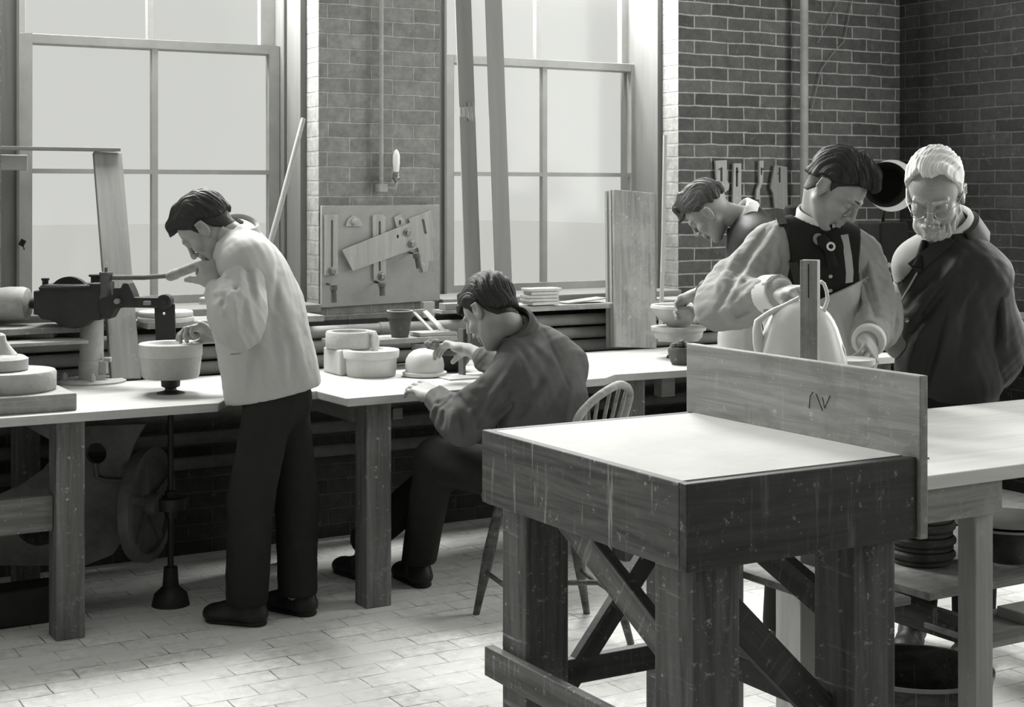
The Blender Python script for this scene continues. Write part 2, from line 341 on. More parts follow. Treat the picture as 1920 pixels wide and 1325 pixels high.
# ---- windows
def window(n, u0, u1, full=True):
    root = bpy.data.objects.new('window_%d' % n, None); link(root, 'w', None, Matrix.Translation(W((u0+u1)/2, D_GL, ZS))); struct(root)
    g0, g1 = u0+.2 if n != 2 else u0+.255, u1-.095 if n != 2 else u1-.05
    z0 = 1.067; zr = 2.167; zt = 3.32; zm = 1.609
    # casing
    mb = MB()
    for a, b in ((u0, u0+.03), (u1-.03, u1)): mb.wbox(a, b, D_WALL+.135, WT-.02, ZS, ZT)
    mb.wbox(u0+.03, g0-.06, 6.60, 6.74, ZS, ZT); mb.wbox(g1+.05, u1-.03, 6.60, 6.74, ZS, ZT)
    mb.wbox(u0+.03, u1-.03, 6.45, 6.74, zt+.06, ZT)
    mb.wbox(g0-.075, g0-.06, 6.585, 6.60, ZS, zt+.06); mb.wbox(g1+.05, g1+.064, 6.585, 6.60, ZS, zt+.06)
    c = mb.build('window_casing', M['jambpaint'], root, axis=ZX, bevel=.003)
    mb = MB(); mb.wbox(u0, u1, D_WALL-.03, 6.74, ZS-.035, ZS); mb.build('window_sill', M['plank'], root, axis=UX, bevel=.004)
    gc = (g0+g1)/2
    mb = MB()   # lower sash
    mb.wbox(g0-.06, g0, 6.63, 6.67, ZS, zr+.02); mb.wbox(g1, g1+.05, 6.63, 6.67, ZS, zr+.02)
    mb.wbox(g0, g1, 6.63, 6.67, ZS, z0); mb.wbox(g0, g1, 6.63, 6.67, zr-.02, zr+.02)
    s1 = mb.build('lower_sash', M['sashpaint'], root, axis=ZX, bevel=.002)
    mb = MB(); mb.wbox(gc-.013, gc+.013, 6.635, 6.668, z0, zr-.02); mb.wbox(g0, g1, 6.636, 6.667, zm-.010, zm+.010); mb.build('muntin', M['sashpaint'], s1, axis=ZX)
    mb = MB(); mb.wbox(g0, g1, 6.648, 6.652, z0, zr-.02); mb.build('pane', M['glass'], s1, rot=ANG)
    mb = MB()   # upper sash, a little farther out
    mb.wbox(g0-.06, g0-.012, 6.69, 6.73, zr-.02, zt+.06); mb.wbox(g1-.02, g1+.05, 6.69, 6.73, zr-.02, zt+.06)
    mb.wbox(g0, g1, 6.69, 6.73, zr-.02, zr+.02); mb.wbox(g0, g1, 6.69, 6.73, zt, zt+.06)
    s2 = mb.build('upper_sash', M['sashpaint'], root, axis=ZX, bevel=.002)
    mb = MB(); mb.wbox(gc-.015, gc+.011, 6.695, 6.728, zr+.02, zt); mb.wbox(g0, g1, 6.696, 6.727, zr+.56, zr+.582); mb.build('muntin', M['sashpaint'], s2, axis=ZX)
    mb = MB(); mb.wbox(g0-.012, g1, 6.708, 6.712, zr+.02, zt); mb.build('pane', M['glass'], s2, rot=ANG)
    return root
window(1, *OPEN[2]); window(2, *OPEN[3])
for n_, (a, b) in ((3, OPEN[1]), (4, OPEN[0])): window(n_, a, b)
# window in the right-hand wall and window band in the left-hand wall: frame bars and glass
def sidewin(n, u0, u1, d0, d1, z0, z1, bars):
    root = bpy.data.objects.new('window_%d' % n, None); link(root, 'w', None, Matrix.Translation(W((u0+u1)/2, (d0+d1)/2, z0))); struct(root)
    mb = MB()
    mb.wbox(u0, u1, d0, d0+.06, z0, z1); mb.wbox(u0, u1, d1-.06, d1, z0, z1); mb.wbox(u0, u1, d0, d1, z0, z0+.06); mb.wbox(u0, u1, d0, d1, z1-.06, z1)
    for i in range(1, bars): q = d0+(d1-d0)*i/bars; mb.wbox(u0, u1, q-.02, q+.02, z0, z1)
    mb.wbox(u0, u1, d0, d1, (z0+z1)/2-.02, (z0+z1)/2+.02); mb.build('window_frame', M['sashpaint'], root, axis=ZX)
    mb = MB(); um = (u0+u1)/2; mb.wbox(um-.002, um+.002, d0, d1, z0, z1); mb.build('pane', M['glass'], root, rot=ANG)
sidewin(5, U_CORN+.15, U_CORN+.2, 2.45, 4.75, 1.1, 3.5, 3)
sidewin(8, U_CORN+.15, U_CORN+.2, .1, 1.7, 1.1, 3.5, 2)  # added unseen window, made for the nearer fill light
sidewin(6, UL-.2, UL-.15, .7, 4.5, .9, 3.5, 5)

root = bpy.data.objects.new('window_7', None); link(root, 'w', None, Matrix.Translation(W(1.6, 3.4, ZC))); struct(root)  # added skylight glazing for the roof fill, out of view
mb = MB(); mb.wbox(-.6, 3.8, 2.7, 4.1, ZC+.10, ZC+.105); mb.build('pane', M['glass'], root, rot=ANG)
mb = MB()
for k in range(6): q = -.6+4.4*k/5; mb.wbox(q-.02, q+.02, 2.7, 4.1, ZC+.06, ZC+.14)
mb.build('glazing_bar', M['sashpaint'], root, rot=ANG)
# ---- board standing on the wall ledge etc. (wall ledge = long shelf above the pipes)
def ledge(u0, u1, lab):
    mb = MB(); mb.wbox(u0, u1, 6.03, D_WALL-.002, .975, 1.0)
    t = thing('ledge_shelf', lab, 'shelf', W((u0+u1)/2, 6.1, .975))
    mb.build('shelf_board', M['dustplank'], t, axis=UX, bevel=.003)
    for q in (u0+.15, u1-.15):
        mb = MB(); mb.prism([[W(q, D_WALL-.002, .975), W(q, 6.22, .975), W(q, D_WALL-.002, .945)]], UX*.03); mb.build('bracket', M['iron'], t)
    return t
ledge(-.4, 1.64, 'narrow dusty shelf board above the pipes, behind the jigger')
ledge(1.86, 2.62, 'short dusty shelf board above the pipes carrying the round bats')
ledge(3.32, 5.6, 'narrow dusty shelf board under the right window carrying slabs')
# ---- three heating pipes along the wall
pl = ['topmost of the three thick dusty pipes along the window wall', 'middle of the three thick dusty pipes along the window wall', 'lowest of the three thick dusty pipes, level with the bench top']
for i, z in enumerate((.915, .852, .79)):
    mb = MB(); mb.cyl(W(-1.5, 6.19-.0, z), W(6.1, 6.19, z), .0265, n=20)
    for q in (.2, 1.15, 2.95, 4.9): mb.cyl(W(q, 6.19, z), W(q+.05, 6.19, z), .031, n=20)
    tag(mb.build('heating_pipe', M['pipe'], axis=UX), pl[i], 'pipe', 'heating pipes')
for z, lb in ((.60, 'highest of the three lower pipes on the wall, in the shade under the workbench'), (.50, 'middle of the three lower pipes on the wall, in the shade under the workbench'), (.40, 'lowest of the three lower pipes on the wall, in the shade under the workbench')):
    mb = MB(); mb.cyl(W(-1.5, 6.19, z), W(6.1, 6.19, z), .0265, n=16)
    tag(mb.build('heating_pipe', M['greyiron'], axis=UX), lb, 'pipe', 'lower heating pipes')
# ================================================================ workbench along the windows
t = thing('workbench', 'long dusty wooden workbench running under the windows', 'workbench', W(1.5, 5.6, 0))
poly = [(-2.4, 5.22), (.9, 5.22), (1.86, 5.21), (1.95, 5.34), (2.29, 5.34), (2.30, 5.09), (3.44, 5.13), (3.54, 5.21), (6.15, 5.08), (6.15, 6.01), (-2.4, 6.01)]
mb = MB(); mb.prism([[W(u, d, ZB-.03) for u, d in poly]], (0, 0, .03)); mb.build('bench_top', M['bench'], t, axis=UX, bevel=.003)
def leg(par, u0, u1, d0, d1, z1, m, name='leg', z0=0, bev=.004):
    mb = MB(); mb.wbox(u0, u1, d0, d1, z0, z1); return mb.build(name, m, par, axis=ZX, bevel=bev)
pa = PZ(105, 1203, 0); pb = PZ(163, 1198, 0)
ua, da = UD(pa); ub, db = UD(pb); l1 = leg(t, ua, ub, da, da+.10, ZB-.03, M['benchedge'])
pc = PZ(687, 1142, 0); pd_ = PZ(740, 1138, 0); uc, dc = UD(pc); ud, dd = UD(pd_)
leg(t, uc, ud, dc, dc+.10, ZB-.03, M['benchedge'])
leg(t, 3.62, 3.72, 5.25, 5.35, ZB-.03, M['benchedge']); leg(t, 5.0, 5.1, 5.25, 5.35, ZB-.03, M['benchedge'])
for q in (ua, uc, 3.62, 5.0): leg(t, q, q+.09, 5.88, 5.97, ZB-.03, M['benchedge'])
for q in (ua, uc, 3.62): 
    mb = MB(); mb.wbox(q+.02, q+.06, 5.3, 5.9, ZB-.12, ZB-.031); mb.build('bearer', M['plank'], t, axis=DX)
mb = MB(); mb.wbox(ua-1.2, ua-.002, da+.03, da+.07, .37, .49); mb.build('stretcher', M['benchedge'], t, axis=UX, bevel=.003)
mb = MB(); mb.wbox(ud+.015, ud+.055, dc+.02, dc+.07, .68, .72); mb.build('block', M['benchedge'], t)
# sack slumped behind the first leg
mb = MB(); p = PZ(85, 1190, 0); u, d = UD(p); mb.wbox(u-.05, u+.05, d+.18, d+.3, 0, .12)
tag(mb.build('wooden_block', M['plank'], axis=UX, bevel=.02), 'short worn wood block on the floor behind the left bench leg', 'block')

# ================================================================ jigger machine
JC = PZ(172, 716, ZB)
t = thing('jigger_machine', 'cast iron potter\'s jigger with black gearbox and lever arm on a pale column', 'machine', JC)
mb = MB(); mb.lathe(JC, JC+ZX*.014, [(0, .132), (.5, .132), (1, .115)], 40); mb.build('base_flange', M['palemetal'], t)
mb = MB(); mb.lathe(JC+ZX*.014, JC+ZX*.29, [(0, .05), (.26, .05), (.265, .046), (.97, .045), (1, .04)], 32); mb.build('column', M['palemetal'], t)
for a in (0.3, 1.9, 3.5, 5.0):
    c = JC+Vector((math.cos(a)*.10, math.sin(a)*.10, .012)); mb = MB(); mb.cyl(c, c+ZX*.022, .012, n=6, smooth=False); mb.cyl(c+ZX*.022, c+ZX*.03, .007); mb.build('bolt', M['palemetal'], t)
mb = MB(); c = JC+Vector((.052, -.02, .06)); mb.box(c, (.03, .03, .05)); mb.cyl(c+Vector((0, 0, .03)), c+Vector((.03, 0, .03)), .01); mb.build('clamp_lug', M['palemetal'], t, bevel=.003)
DJ = JC.y
def J(x, y, dy=0.0): return PD(x, y, DJ+dy)
# housing (profile extruded in depth)
out = [(62, 545), (74, 545), (74, 535), (90, 535), (160, 535), (168, 531), (190, 531), (190, 600), (172, 601), (158, 612), (140, 616), (118, 614), (106, 606), (92, 600), (76, 598), (70, 590), (62, 590)]
mb = MB(); mb.prism([[J(x, y, -.11) for x, y in out]], (0, .2, 0)); mb.build('gearbox', M['iron'], t, bevel=.006)
mb = MB(); mb.prism([[J(x, y, -.12) for x, y in [(72, 538), (168, 535), (168, 540), (72, 543)]]], (0, .22, 0)); mb.build('gearbox_lid', M['iron'], t, bevel=.003)
mb = MB(); c = J(131, 557); mb.lathe(c-Vector((0, .018, 0)), c+Vector((0, .018, 0)), [(0, .07), (0, .081), (1, .081), (1, .07)], 40); mb.build('gear_wheel', M['iron'], t)
for x, y, r in ((85, 531, .012), (183, 524, .026)):
    mb = MB(); c = J(x, y); mb.cyl(c-ZX*.02, c+ZX*.012, r); mb.cyl(c+ZX*.012, c+ZX*.02, r*1.3); mb.build('oil_cup', M['iron'], t)
mb = MB(); mb.cyl(J(50, 569), J(66, 569), .011); mb.cyl(J(58, 569), J(66, 569), .02); mb.build('shaft', M['iron'], t)
# pivot post, arm, bracket
mb = MB(); c0 = J(199, 566, -.1); c1 = J(199, 510, -.1); mb.lathe(c0, c1, [(0, .024), (.15, .027), (.3, .022), (.9, .022), (.92, .026), (1, .026)], 24); mb.cyl(c1, c1+ZX*.018, .006); mb.build('pivot_post', M['greyiron'], t)
mb = MB()
mb.prism([[J(x, y, -.13) for x, y in [(186, 560), (212, 552), (212, 540), (226, 540), (230, 531), (240, 531), (248, 548), (252, 560), (252, 572), (216, 580), (206, 598), (196, 598), (186, 585)]]], (0, .09, 0))
mb.build('pivot_bracket', M['iron'], t, bevel=.004)
mb = MB(); mb.beam(J(216, 566, -.1), J(300, 567, -.12), .035, .04); mb.build('cross_arm', M['iron'], t, bevel=.004)
mb = MB(); c = J(218, 565, -.16); mb.cyl(c, c+Vector((0, .04, 0)), .011, n=6, smooth=False); mb.build('adjusting_bolt', M['brass'], t); mb = MB(); c = J(276, 568, -.16); mb.box(c, (.026, .02, .014)); mb.build('brass_plate', M['brass'], t)
mb = MB(); mb.tube([J(210, 520, -.1), J(270, 520, -.16), J(322, 516, -.24)], .0095, 12); la = mb.build('lever_arm', M['greyiron'], t)
h0 = J(316, 519, -.235); h1 = J(392, 489, -.50)
mb = MB(); mb.lathe(h0, h1, [(0, .013), (.05, .019), (.2, .0195), (.22, .0175), (.9, .018), (1, .012)], 20); mb.build('lever_handle', M['plank'], la)
mb = MB(); c = J(307, 566, -.15); mb.lathe(c, c+Vector((0, .05, 0)), [(0, .012), (0, .028), (1, .028)], 24); mb.lathe(c-Vector((0, .008, 0)), c, [(0, .011), (1, .011)], 6, False); mb.build('blade_clamp', M['iron'], t)
mb = MB(); bl = [[J(x, y, -.12) for x, y in [(289, 572), (327, 570), (329, 640), (326, 648), (300, 650), (292, 640)]], circ(J(307, 588, -.12), .006, 10, (1, 0, 0), (0, 0, 1))]
mb.prism(bl, (0, .012, 0)); mb.build('profile_blade', M['iron'], t, bevel=.001)
mb = MB(); c = J(25, 570); e = J(56, 570)
mb.lathe(c-Vector((.12, 0, 0)), e, [(0, .03), (.02, .055), (.3, .0625), (.55, .068), (.85, .068), (.95, .062), (1, .045)], 36)
dr = mb.build('belt_drum', M['palemetal'], t)
# plaster mould on the jigger spindle
SP = PZ(320, 737, ZB)
t = thing('spindle_wheel', 'dark iron spindle head on the bench carrying the plaster jigger mould', 'spindle', SP)
mb = MB(); mb.lathe(SP, SP+ZX*.058, [(0, .052), (.06, .05), (.2, .022), (.35, .02), (.45, .034), (1, .036)], 32); mb.build('spindle', M['iron'], t)
t = thing('jigger_mould', 'two-piece round plaster mould spinning on the jigger spindle', 'plaster mould', SP+ZX*.058)
c = SP+ZX*.058; 
mb = MB(); mb.lathe(c, c+ZX*.079, [(0, .098), (.1, .104), (.9, .112), (1, .113)], 48); mb.build('mould_body', M['oldplaster'], t)
mb = MB(); mb.lathe(c+ZX*.0795, c+ZX*.128, [(0, .113), (.1, .115), (.93, .116), (1, .112), (1, .082), (.9, .078), (.05, .06), (.05, 0)], 48, caps=False); mb.build('mould_ring', M['plaster'], t)

# ================================================================ left end of the bench
p1 = PZ(145, 769, ZB); u1, d1 = UD(p1)
mb = MB(); mb.wbox(u1-1.1, u1, d1+.005, d1+.33, ZB, ZB+.058)
tag(mb.build('wooden_platform', M['dustplank'], axis=UX, bevel=.004), 'thick low wooden platform at the left end of the bench', 'board')
zt = ZB+.058; c = PZ(14, 712, zt+.0); c = PD(14, HY+(CAMH-zt)*FPX/5.34, 5.34)
mb = MB(); mb.lathe(c, c+ZX*.068, [(0, .158), (.1, .163), (.9, .163), (1, .158)], 48)
tag(mb.build('plaster_bat', M['oldplaster']), 'large round plaster bat on the wooden platform at the left edge', 'plaster bat')
c2 = c+ZX*.068+Vector((-.026, .0, 0))
t = thing('knobbed_mould', 'small round plaster lid with a crooked knob on the large bat', 'lid', c2)
mb = MB(); mb.lathe(c2, c2+ZX*.05, [(0, .088), (.08, .094), (.8, .095), (1, .08), (1.15, .03)], 40); mb.build('lid_disc', M['oldplaster'], t)
mb = MB(); mb.tube([c2+Vector((.028, 0, .045)), c2+Vector((.02, 0, .07)), c2+Vector((.008, 0, .095)), c2+Vector((.0, 0, .118)), c2+Vector((.002, 0, .128))], [.034, .022, .016, .019, .010], 14); mb.build('knob', M['plaster'], t)
# boxes and papers on the pipes
c = PD(76, 632, 6.02); zz = c.z
mb = MB(); mb.box(c+ZX*.018, (.115, .07, .036)); tag(mb.build('plaster_block', M['plaster'], bevel=.006), 'small white plaster block on the pipes behind the jigger', 'block')
MB_ = MB(); MB_.wbox(UD(c)[0]-.3, UD(PD(150, 632, 6.0))[0], 5.90, 6.15, zz-.012, zz); tag(MB_.build('pipe_board', M['dustplank'], axis=UX), 'thin board laid over the pipes behind the jigger', 'board')
mb = MB(); c3 = PD(82, 613, 6.15); mb.box(c3+Vector((0, .03, -.012)), (.12, .06, .022)); tag(mb.build('paper_stack', M['paper'], bevel=.003), 'small stack of pale papers behind the white plaster block', 'papers')
mb = MB(); q = PD(20, 632, 5.98); 
for a, b in (((-.05, 0), (.05, 0)), ((-.05, .06), (.05, .06)), ((-.05, 0), (-.05, .06)), ((.05, 0), (.05, .06))): mb.beam(q+Vector((a[0], a[1], .006)), q+Vector((b[0], b[1], .006)), .012, .012)
tag(mb.build('slatted_rack', M['palewood']), 'little open wooden frame lying on the pipes at the left edge', 'frame')
# leaning plank and horizontal bar at the left window
b0 = PZ(236, 714, ZB); tp = PD(201, 287, 6.42)
ax = (tp-b0).normalized(); mb = MB(); sd = UX; 
mb.beam(b0+ax*.006, tp, .118, .024, up=nrm-ax*nrm.dot(ax)); tag(mb.build('leaning_plank', M['plank'], axis=ax, bevel=.003), 'tall narrow plank leaning against the left window behind the jigger', 'plank')
a0 = PW(-90, 276, 6.40); a1 = PW(220, 281, 6.40)
mb = MB(); mb.beam(a0, a1, .10, .014, up=ZX); tag(mb.build('wooden_bar', M['plank'], axis=UX, bevel=.002), 'thin horizontal wooden bar reaching from the left jamb across the left window', 'bar')
mb = MB(); mb.wbox(UD(PW(0, 305, 6.47))[0]-.12, UD(PW(50, 305, 6.47))[0], 6.45, 6.52, PW(20, 319, 6.47).z, PW(20, 290, 6.47).z); tag(mb.build('bar_bracket', M['sashpaint'], axis=UX, bevel=.004), 'painted wood block on the left jamb beneath the horizontal bar', 'block')
mb = MB(); q = PW(42, 455, 6.57); mb.box(q+ZX*.0, (.022, .008, .028), Matrix.Rotation(.5, 3, 'Y')); mb.tube([q, q+Vector((.008, 0, -.03))], .0025); tag(mb.build('sash_catch', M['iron']), 'small dark metal catch on the left jamb', 'catch')
# bats and jar on the ledge
c = PZ(313, 601, 1.0)
for k, r in ((0, .112), (1, .108)):
    mb = MB(); z0 = 1.0+.021*k; cc = Vector((c.x, c.y-.02, z0)); mb.lathe(cc, cc+ZX*.02, [(0, r-.003), (.2, r), (.8, r), (1, r-.003)], 40)
    tag(mb.build('round_bat', M['plaster']), ['lower', 'upper'][k]+' of the two thin round bats stacked on the ledge by the left window', 'bat', 'thin bats on the ledge')
c = PZ(384, 583, 1.0); t = thing('small_jar', 'small pale jar with a lid on the ledge by the left window', 'jar', c)
mb = MB(); mb.lathe(c, c+ZX*.05, [(0, .021), (.1, .024), (.8, .024), (.9, .022), (1, .023)], 24); mb.build('jar_body', M['biscuit'], t)
mb = MB(); mb.lathe(c+ZX*.05, c+ZX*.062, [(0, .025), (.6, .025), (1, .012)], 24); mb.build('jar_lid', M['plaster'], t)
# leaning sticks
def stick(name, p0, p1, r, m, label):
    mb = MB(); mb.tube([p0, p0.lerp(p1, .5)+Vector((.004, 0, 0)), p1], [r, r*1.05, r*.92], 12); tag(mb.build(name, m, axis=p1-p0), label, 'stick')
stick('wooden_stick', PD(468, 592, 6.46), PD(569, 222, 6.66), .0115, M['palewood'], 'pale round stick leaning into the right jamb of the left window')

# ================================================================ pier between the windows
def wpoly(pts, d): return [PW(x, y, d) for x, y in pts]
z0, z1 = 1.013, 1.46
mb = MB(); ul, ur = 2.712, 3.295
mb.prism([[W(ul, 6.27, z0), W(ur, 6.27, z0+.012), W(ur, 6.27, z1+.003), W(ul, 6.27, z1)]], DX*.02)
tag(mb.build('tool_board', M['toolboard'], rot=ANG, bevel=.002), 'square grey board fixed to the brick pier between the windows', 'board')
DT = 6.258
def slotplate(name, outer, slot, label, group=None, d=DT, th=.012, m='palewood', bolt=None):
    t = thing(name, label, 'template', PW(*outer[0], d), group)
    mb = MB(); mb.prism([wpoly(outer, d)]+([wpoly(slot, d)] if slot else []), DX*th); mb.build('template_plate', M[m], t, axis=ZX, bevel=.001)
    if bolt:
        for bx, by in bolt:
            c = PW(bx, by, d); mb = MB(); mb.lathe(c-DX*.006, c, [(0, .014), (.6, .019), (1, .019)], 20); mb.lathe(c-DX*.018, c-DX*.006, [(0, .009), (1, .009)], 6, False); mb.build('wing_bolt', M['brass'], t)
    return t
def sl(x, y0, y1, w_=4, tilt=0):  # slot outline
    r = w_/2; return [(x-r, y0+1), (x, y0-1), (x+r, y0+1), (x+r+tilt, y1-1), (x+tilt, y1+1), (x-r+tilt, y1-1)]
slotplate('slotted_template', [(610, 403), (634, 402), (634, 514), (610, 516)], sl(622.5, 413, 500), 'leftmost slotted wooden template on the pier board, hanging upright', d=DT, bolt=[(622, 508)])
slotplate('slotted_template', [(699, 404), (707, 401), (718, 402), (723, 406), (724, 522), (710, 528), (701, 524)], sl(712, 415, 508), 'upright slotted template on the pier board behind the slanted one', d=DT, bolt=[(715, 518)])
slotplate('slotted_template', [(739, 407), (752, 401), (762, 420), (744, 427)], sl(750, 413, 421), 'short slotted template peeping over the slanted one', d=DT)
slotplate('slanted_template', [(642, 469), (769, 418), (784, 464), (662, 508)], sl(746, 440, 446), 'large slanted wooden template with two bolts across the pier board', d=DT-.016, bolt=[(763, 436), (771, 457)])
slotplate('profile_template', [(766, 410), (808, 395), (812, 420), (817, 442), (808, 450), (812, 470), (812, 488), (804, 490), (802, 508), (793, 510), (784, 466), (776, 440)], sl(793, 411, 438, 5, 5), 'curved profile template at the right of the pier board', d=DT)
mb = MB(); mb.prism([wpoly([(649, 424), (653, 412), (662, 404), (672, 407), (679, 418), (680, 424)], DT)], DX*.01); c = PW(665, 416, DT); mb.lathe(c-DX*.014, c, [(0, .009), (.5, .016), (1, .016)], 20); tag(mb.build('fan_template', M['palewood'], axis=ZX), 'small fan-shaped template near the top of the pier board', 'template')
for i, (x, y, y2) in enumerate(((625, 533, 567), (716, 530, 554), (780, 474, 502))):
    a = PW(x, y, 6.20); b = PW(x+(6 if i == 2 else 1), y2, 6.20)
    tt = thing('hanging_brush', ['small dark round brush hanging below the leftmost template', 'small dark round brush hanging below the bolt of the middle template', 'small dark round brush hanging beside the curved template'][i], 'brush', b, 'brushes on the pier board')
    mb = MB(); mb.lathe(a, b, [(0, .006), (.02, .016), (.3, .018), (.32, .012), (1, .013)], 18); mb.build('brush_body', M['greyiron'], tt)
    mb = MB(); c = a-ZX*.005; mb.tube([c, W(UD(c)[0], 6.268, c.z+.004)], .004); mb.build('nail', M['iron'], tt)
# conduit and lamp
c0 = PW(715, 352, 6.25); mb = MB(); mb.cyl(Vector((c0.x, c0.y, c0.z)), Vector((c0.x, c0.y, ZC)), .0095, n=16)
t = thing('wall_lamp', 'bare frosted bulb on a bracket with its conduit on the brick pier', 'lamp', c0); mb.build('conduit', M['pipe'], t, axis=ZX)
mb = MB(); mb.box(c0, (.04, .05, .035), RW); e = PW(742, 352, 6.22); mb.tube([c0, e+ZX*-.004, e+ZX*.02], .008); mb.build('junction_box', M['pipe'], t, bevel=.003)
mb = MB(); p = PW(743, 345, 6.22); mb.lathe(p, p+ZX*.05, [(0, .008), (.3, .008), (.35, .014), (.6, .021), (.65, .017), (1, .017)], 20); mb.build('lamp_socket', M['brass'], t)
mb = MB(); p = PW(743, 322, 6.22); mb.lathe(p, p+ZX*.10, [(0, .012), (.15, .014), (.4, .0165), (.75, .016), (.92, .010), (1, .003)], 20); mb.build('bulb', M['bulb'], t)
# second stick
stick('wooden_stick', PD(1238, 640, 7.12), PD(1247, 254, 7.30), .010, M['palewood'], 'thin round stick standing in the right corner of the right window')

# ================================================================ drive belts in front of the right window
def belt(pts, lab, x_b, lace=False):
    top, bot = pts; D = 6.2
    t = thing('drive_belt', lab, 'belt', PD(bot[0], bot[1], D), 'leather drive belts')
    tx0, ty0 = top; bx, by = bot; s = (bx-tx0)/(by-ty0)
    def at(y, off=0): return PD(tx0+s*(y-ty0), y, D+off)
    ytop = HY-(ZC-CAMH)*FPX/D
    w_ = .0755 if not lace else .072
    cuts = [(ytop, by)] if not lace else [(ytop, 200), (219, by)]
    mb = MB()
    for a, b in cuts: mb.beam(at(a), at(b), w_, .006, up=nrm)
    mb.beam(at(ytop, .17), at(by, .13), w_, .006, up=nrm)
    # around the pulley
    c = at(by, .065); r = .065
    mb.beam(at(by), at(by)-ZX*.02, w_, .006, up=nrm); mb.build('belt_strap', M['leather'], t, axis=ZX)
    if lace:
        mb = MB()
        for q in (-.026, -.009, .009, .026):
            mb.tube([at(192)+Vector((q, -.006, 0)), at(205)+Vector((q+.002, -.012, 0)), at(218)+Vector((q*.9, -.008, 0)), at(227)+Vector((q, -.004, 0))], .0035, 8)
        mb.build('belt_lacing', M['palewood'], t)
    c = Vector((c.x, c.y, c.z-.02)); mb = MB(); mb.lathe(c-UX*.05, c+UX*.05, [(0, .05), (0, .058), (.5, .061), (1, .058), (1, .05)], 32); 
    mb.cyl(c-UX*.06, c+UX*.06, .012)
    mb.build('belt_pulley', M['greyiron'], t)
    mb = MB(); mb.wbox(UD(c)[0]-.064, UD(c)[0]-.052, UD(c)[1]-.02, UD(c)[1]+.02, ZB, c.z+.02); mb.wbox(UD(c)[0]+.052, UD(c)[0]+.064, UD(c)[1]-.02, UD(c)[1]+.02, ZB, c.z+.02); mb.build('pulley_bearing', M['greyiron'], t)
belt(((868, 0), (890, 615)), 'left drive belt, laced with thongs, in front of the right window', 0, True)
belt(((925, 0), (948, 640)), 'right unbroken drive belt in front of the right window', 0)

# ================================================================ things on the middle of the bench
# raised shelf
p = PD(700, 640, 5.98); us, ds = UD(p); zs = .905
mb = MB(); t = thing('raised_shelf', 'low raised shelf board on the bench behind the plaster moulds', 'shelf', W(us, ds, ZB))
mb.wbox(us+.04, us+.66, 5.84, 6.03, zs-.022, zs); mb.build('shelf_board', M['dustplank'], t, axis=UX, bevel=.003)
for q in (us+.06, us+.60): mb = MB(); mb.wbox(q, q+.03, 5.86, 6.0, ZB, zs-.022); mb.build('shelf_support', M['plank'], t)
pb_ = PZ(662, 700, ZB); 
mb = MB(); u, d = UD(pb_); mb.wbox(u-.085, u+.085, d-.06, d+.11, ZB, ZB+.105)
tag(mb.build('plaster_block', M['plaster'], rot=ANG, bevel=.008), 'square white plaster block under the stained ring mould', 'block')
c = W(u-.0, d+.03, ZB+.105); t = thing('ring_mould', 'stained plaster ring mould with a cloth strip, on the square block', 'plaster mould', c)
mb = MB(); mb.lathe(c, c+ZX*.066, [(0, .098), (.1, .1), (.9, .1), (1, .096), (1, .078), (.1, .076), (0, .076)], 40, caps=False); mb.lathe(c, c+ZX*.01, [(0, .078), (1, .078)], 40); mb.build('ring', M['oldplaster'], t)
mb = MB(); q = c+ZX*.05+Vector((.085, -.04, 0)); mb.tube([q+Vector((-.01, 0, .016)), q+Vector((.018, -.01, .012)), q+Vector((.028, -.015, -.015)), q+Vector((.024, -.02, -.055)), q+Vector((.026, -.02, -.075))], [.010, .012, .014, .013, .012], 10); mb.build('cloth_strip', M['plaster'], t)
c = PZ(696, 704, ZB); t = thing('bowl_mould', 'white flat-topped round plaster mould with a stepped rim, near the seated man', 'plaster mould', c)
mb = MB(); mb.lathe(c, c+ZX*.106, [(0, .094), (.06, .099), (.7, .104), (.7, .1115), (.97, .114), (1, .112), (1, .085), (.93, .08), (.88, 0)], 56, caps=False); mb.build('mould_body', M['plaster'], t)
c = PZ(796, 705, ZB); t = thing('dome_mould', 'dome-shaped clay form on a low disc under the seated man\'s hands', 'mould', c)
mb = MB(); mb.lathe(c, c+ZX*.018, [(0, .078), (.3, .088), (1, .090)], 48); mb.build('base_disc', M['plaster'], t)
mb = MB(); mb.lathe(c+ZX*.018, c+ZX*.112, [(0, .077), (.3, .079), (.55, .075), (.75, .064), (.9, .047), (.98, .025), (1, .001)], 48); mb.build('dome', M['biscuit'], t)
c = PZ(842, 698, ZB); c.y += .05; t = thing('dark_bowl', 'dark glazed bowl on the bench behind the dome-shaped form', 'bowl', c)
mb = MB(); mb.lathe(c, c+ZX*.075, [(0, .045), (.08, .05), (.5, .08), (1, .098), (1, .092), (.5, .074), (.12, .045), (.12, 0)], 40, caps=False); mb.build('bowl_body', M['iron'], t)
c = W(us+.24, 5.84, zs); t = thing('pale_pot', 'pale pot behind the dome with its rim below the seated man\'s hand', 'pot', c)
c = PZ(800, 683, ZB); t.location = c; MW[t.name] = Matrix.Translation(c)
mb = MB(); mb.lathe(c, c+ZX*.095, [(0, .04), (.1, .05), (.7, .066), (1, .068), (1, .060), (.5, .055), (.15, .04), (.15, 0)], 36, caps=False); mb.build('pot_body', M['plaster'], t)
c = PD(750, 637, 6.5); u, d = UD(c); c = W(u, 5.90, zs); c = W(UD(PW(750, 637, 5.90))[0], 5.90, zs); t = thing('flower_pot', 'dark clay flower pot on the raised shelf between the windows', 'flower pot', c)
mb = MB(); mb.lathe(c, c+ZX*.112, [(0, .036), (.05, .037), (.72, .049), (.72, .053), (1, .055), (1, .049), (.7, .045), (.1, .03), (.1, 0)], 36, caps=False); mb.build('pot_body', M['clay'], t)
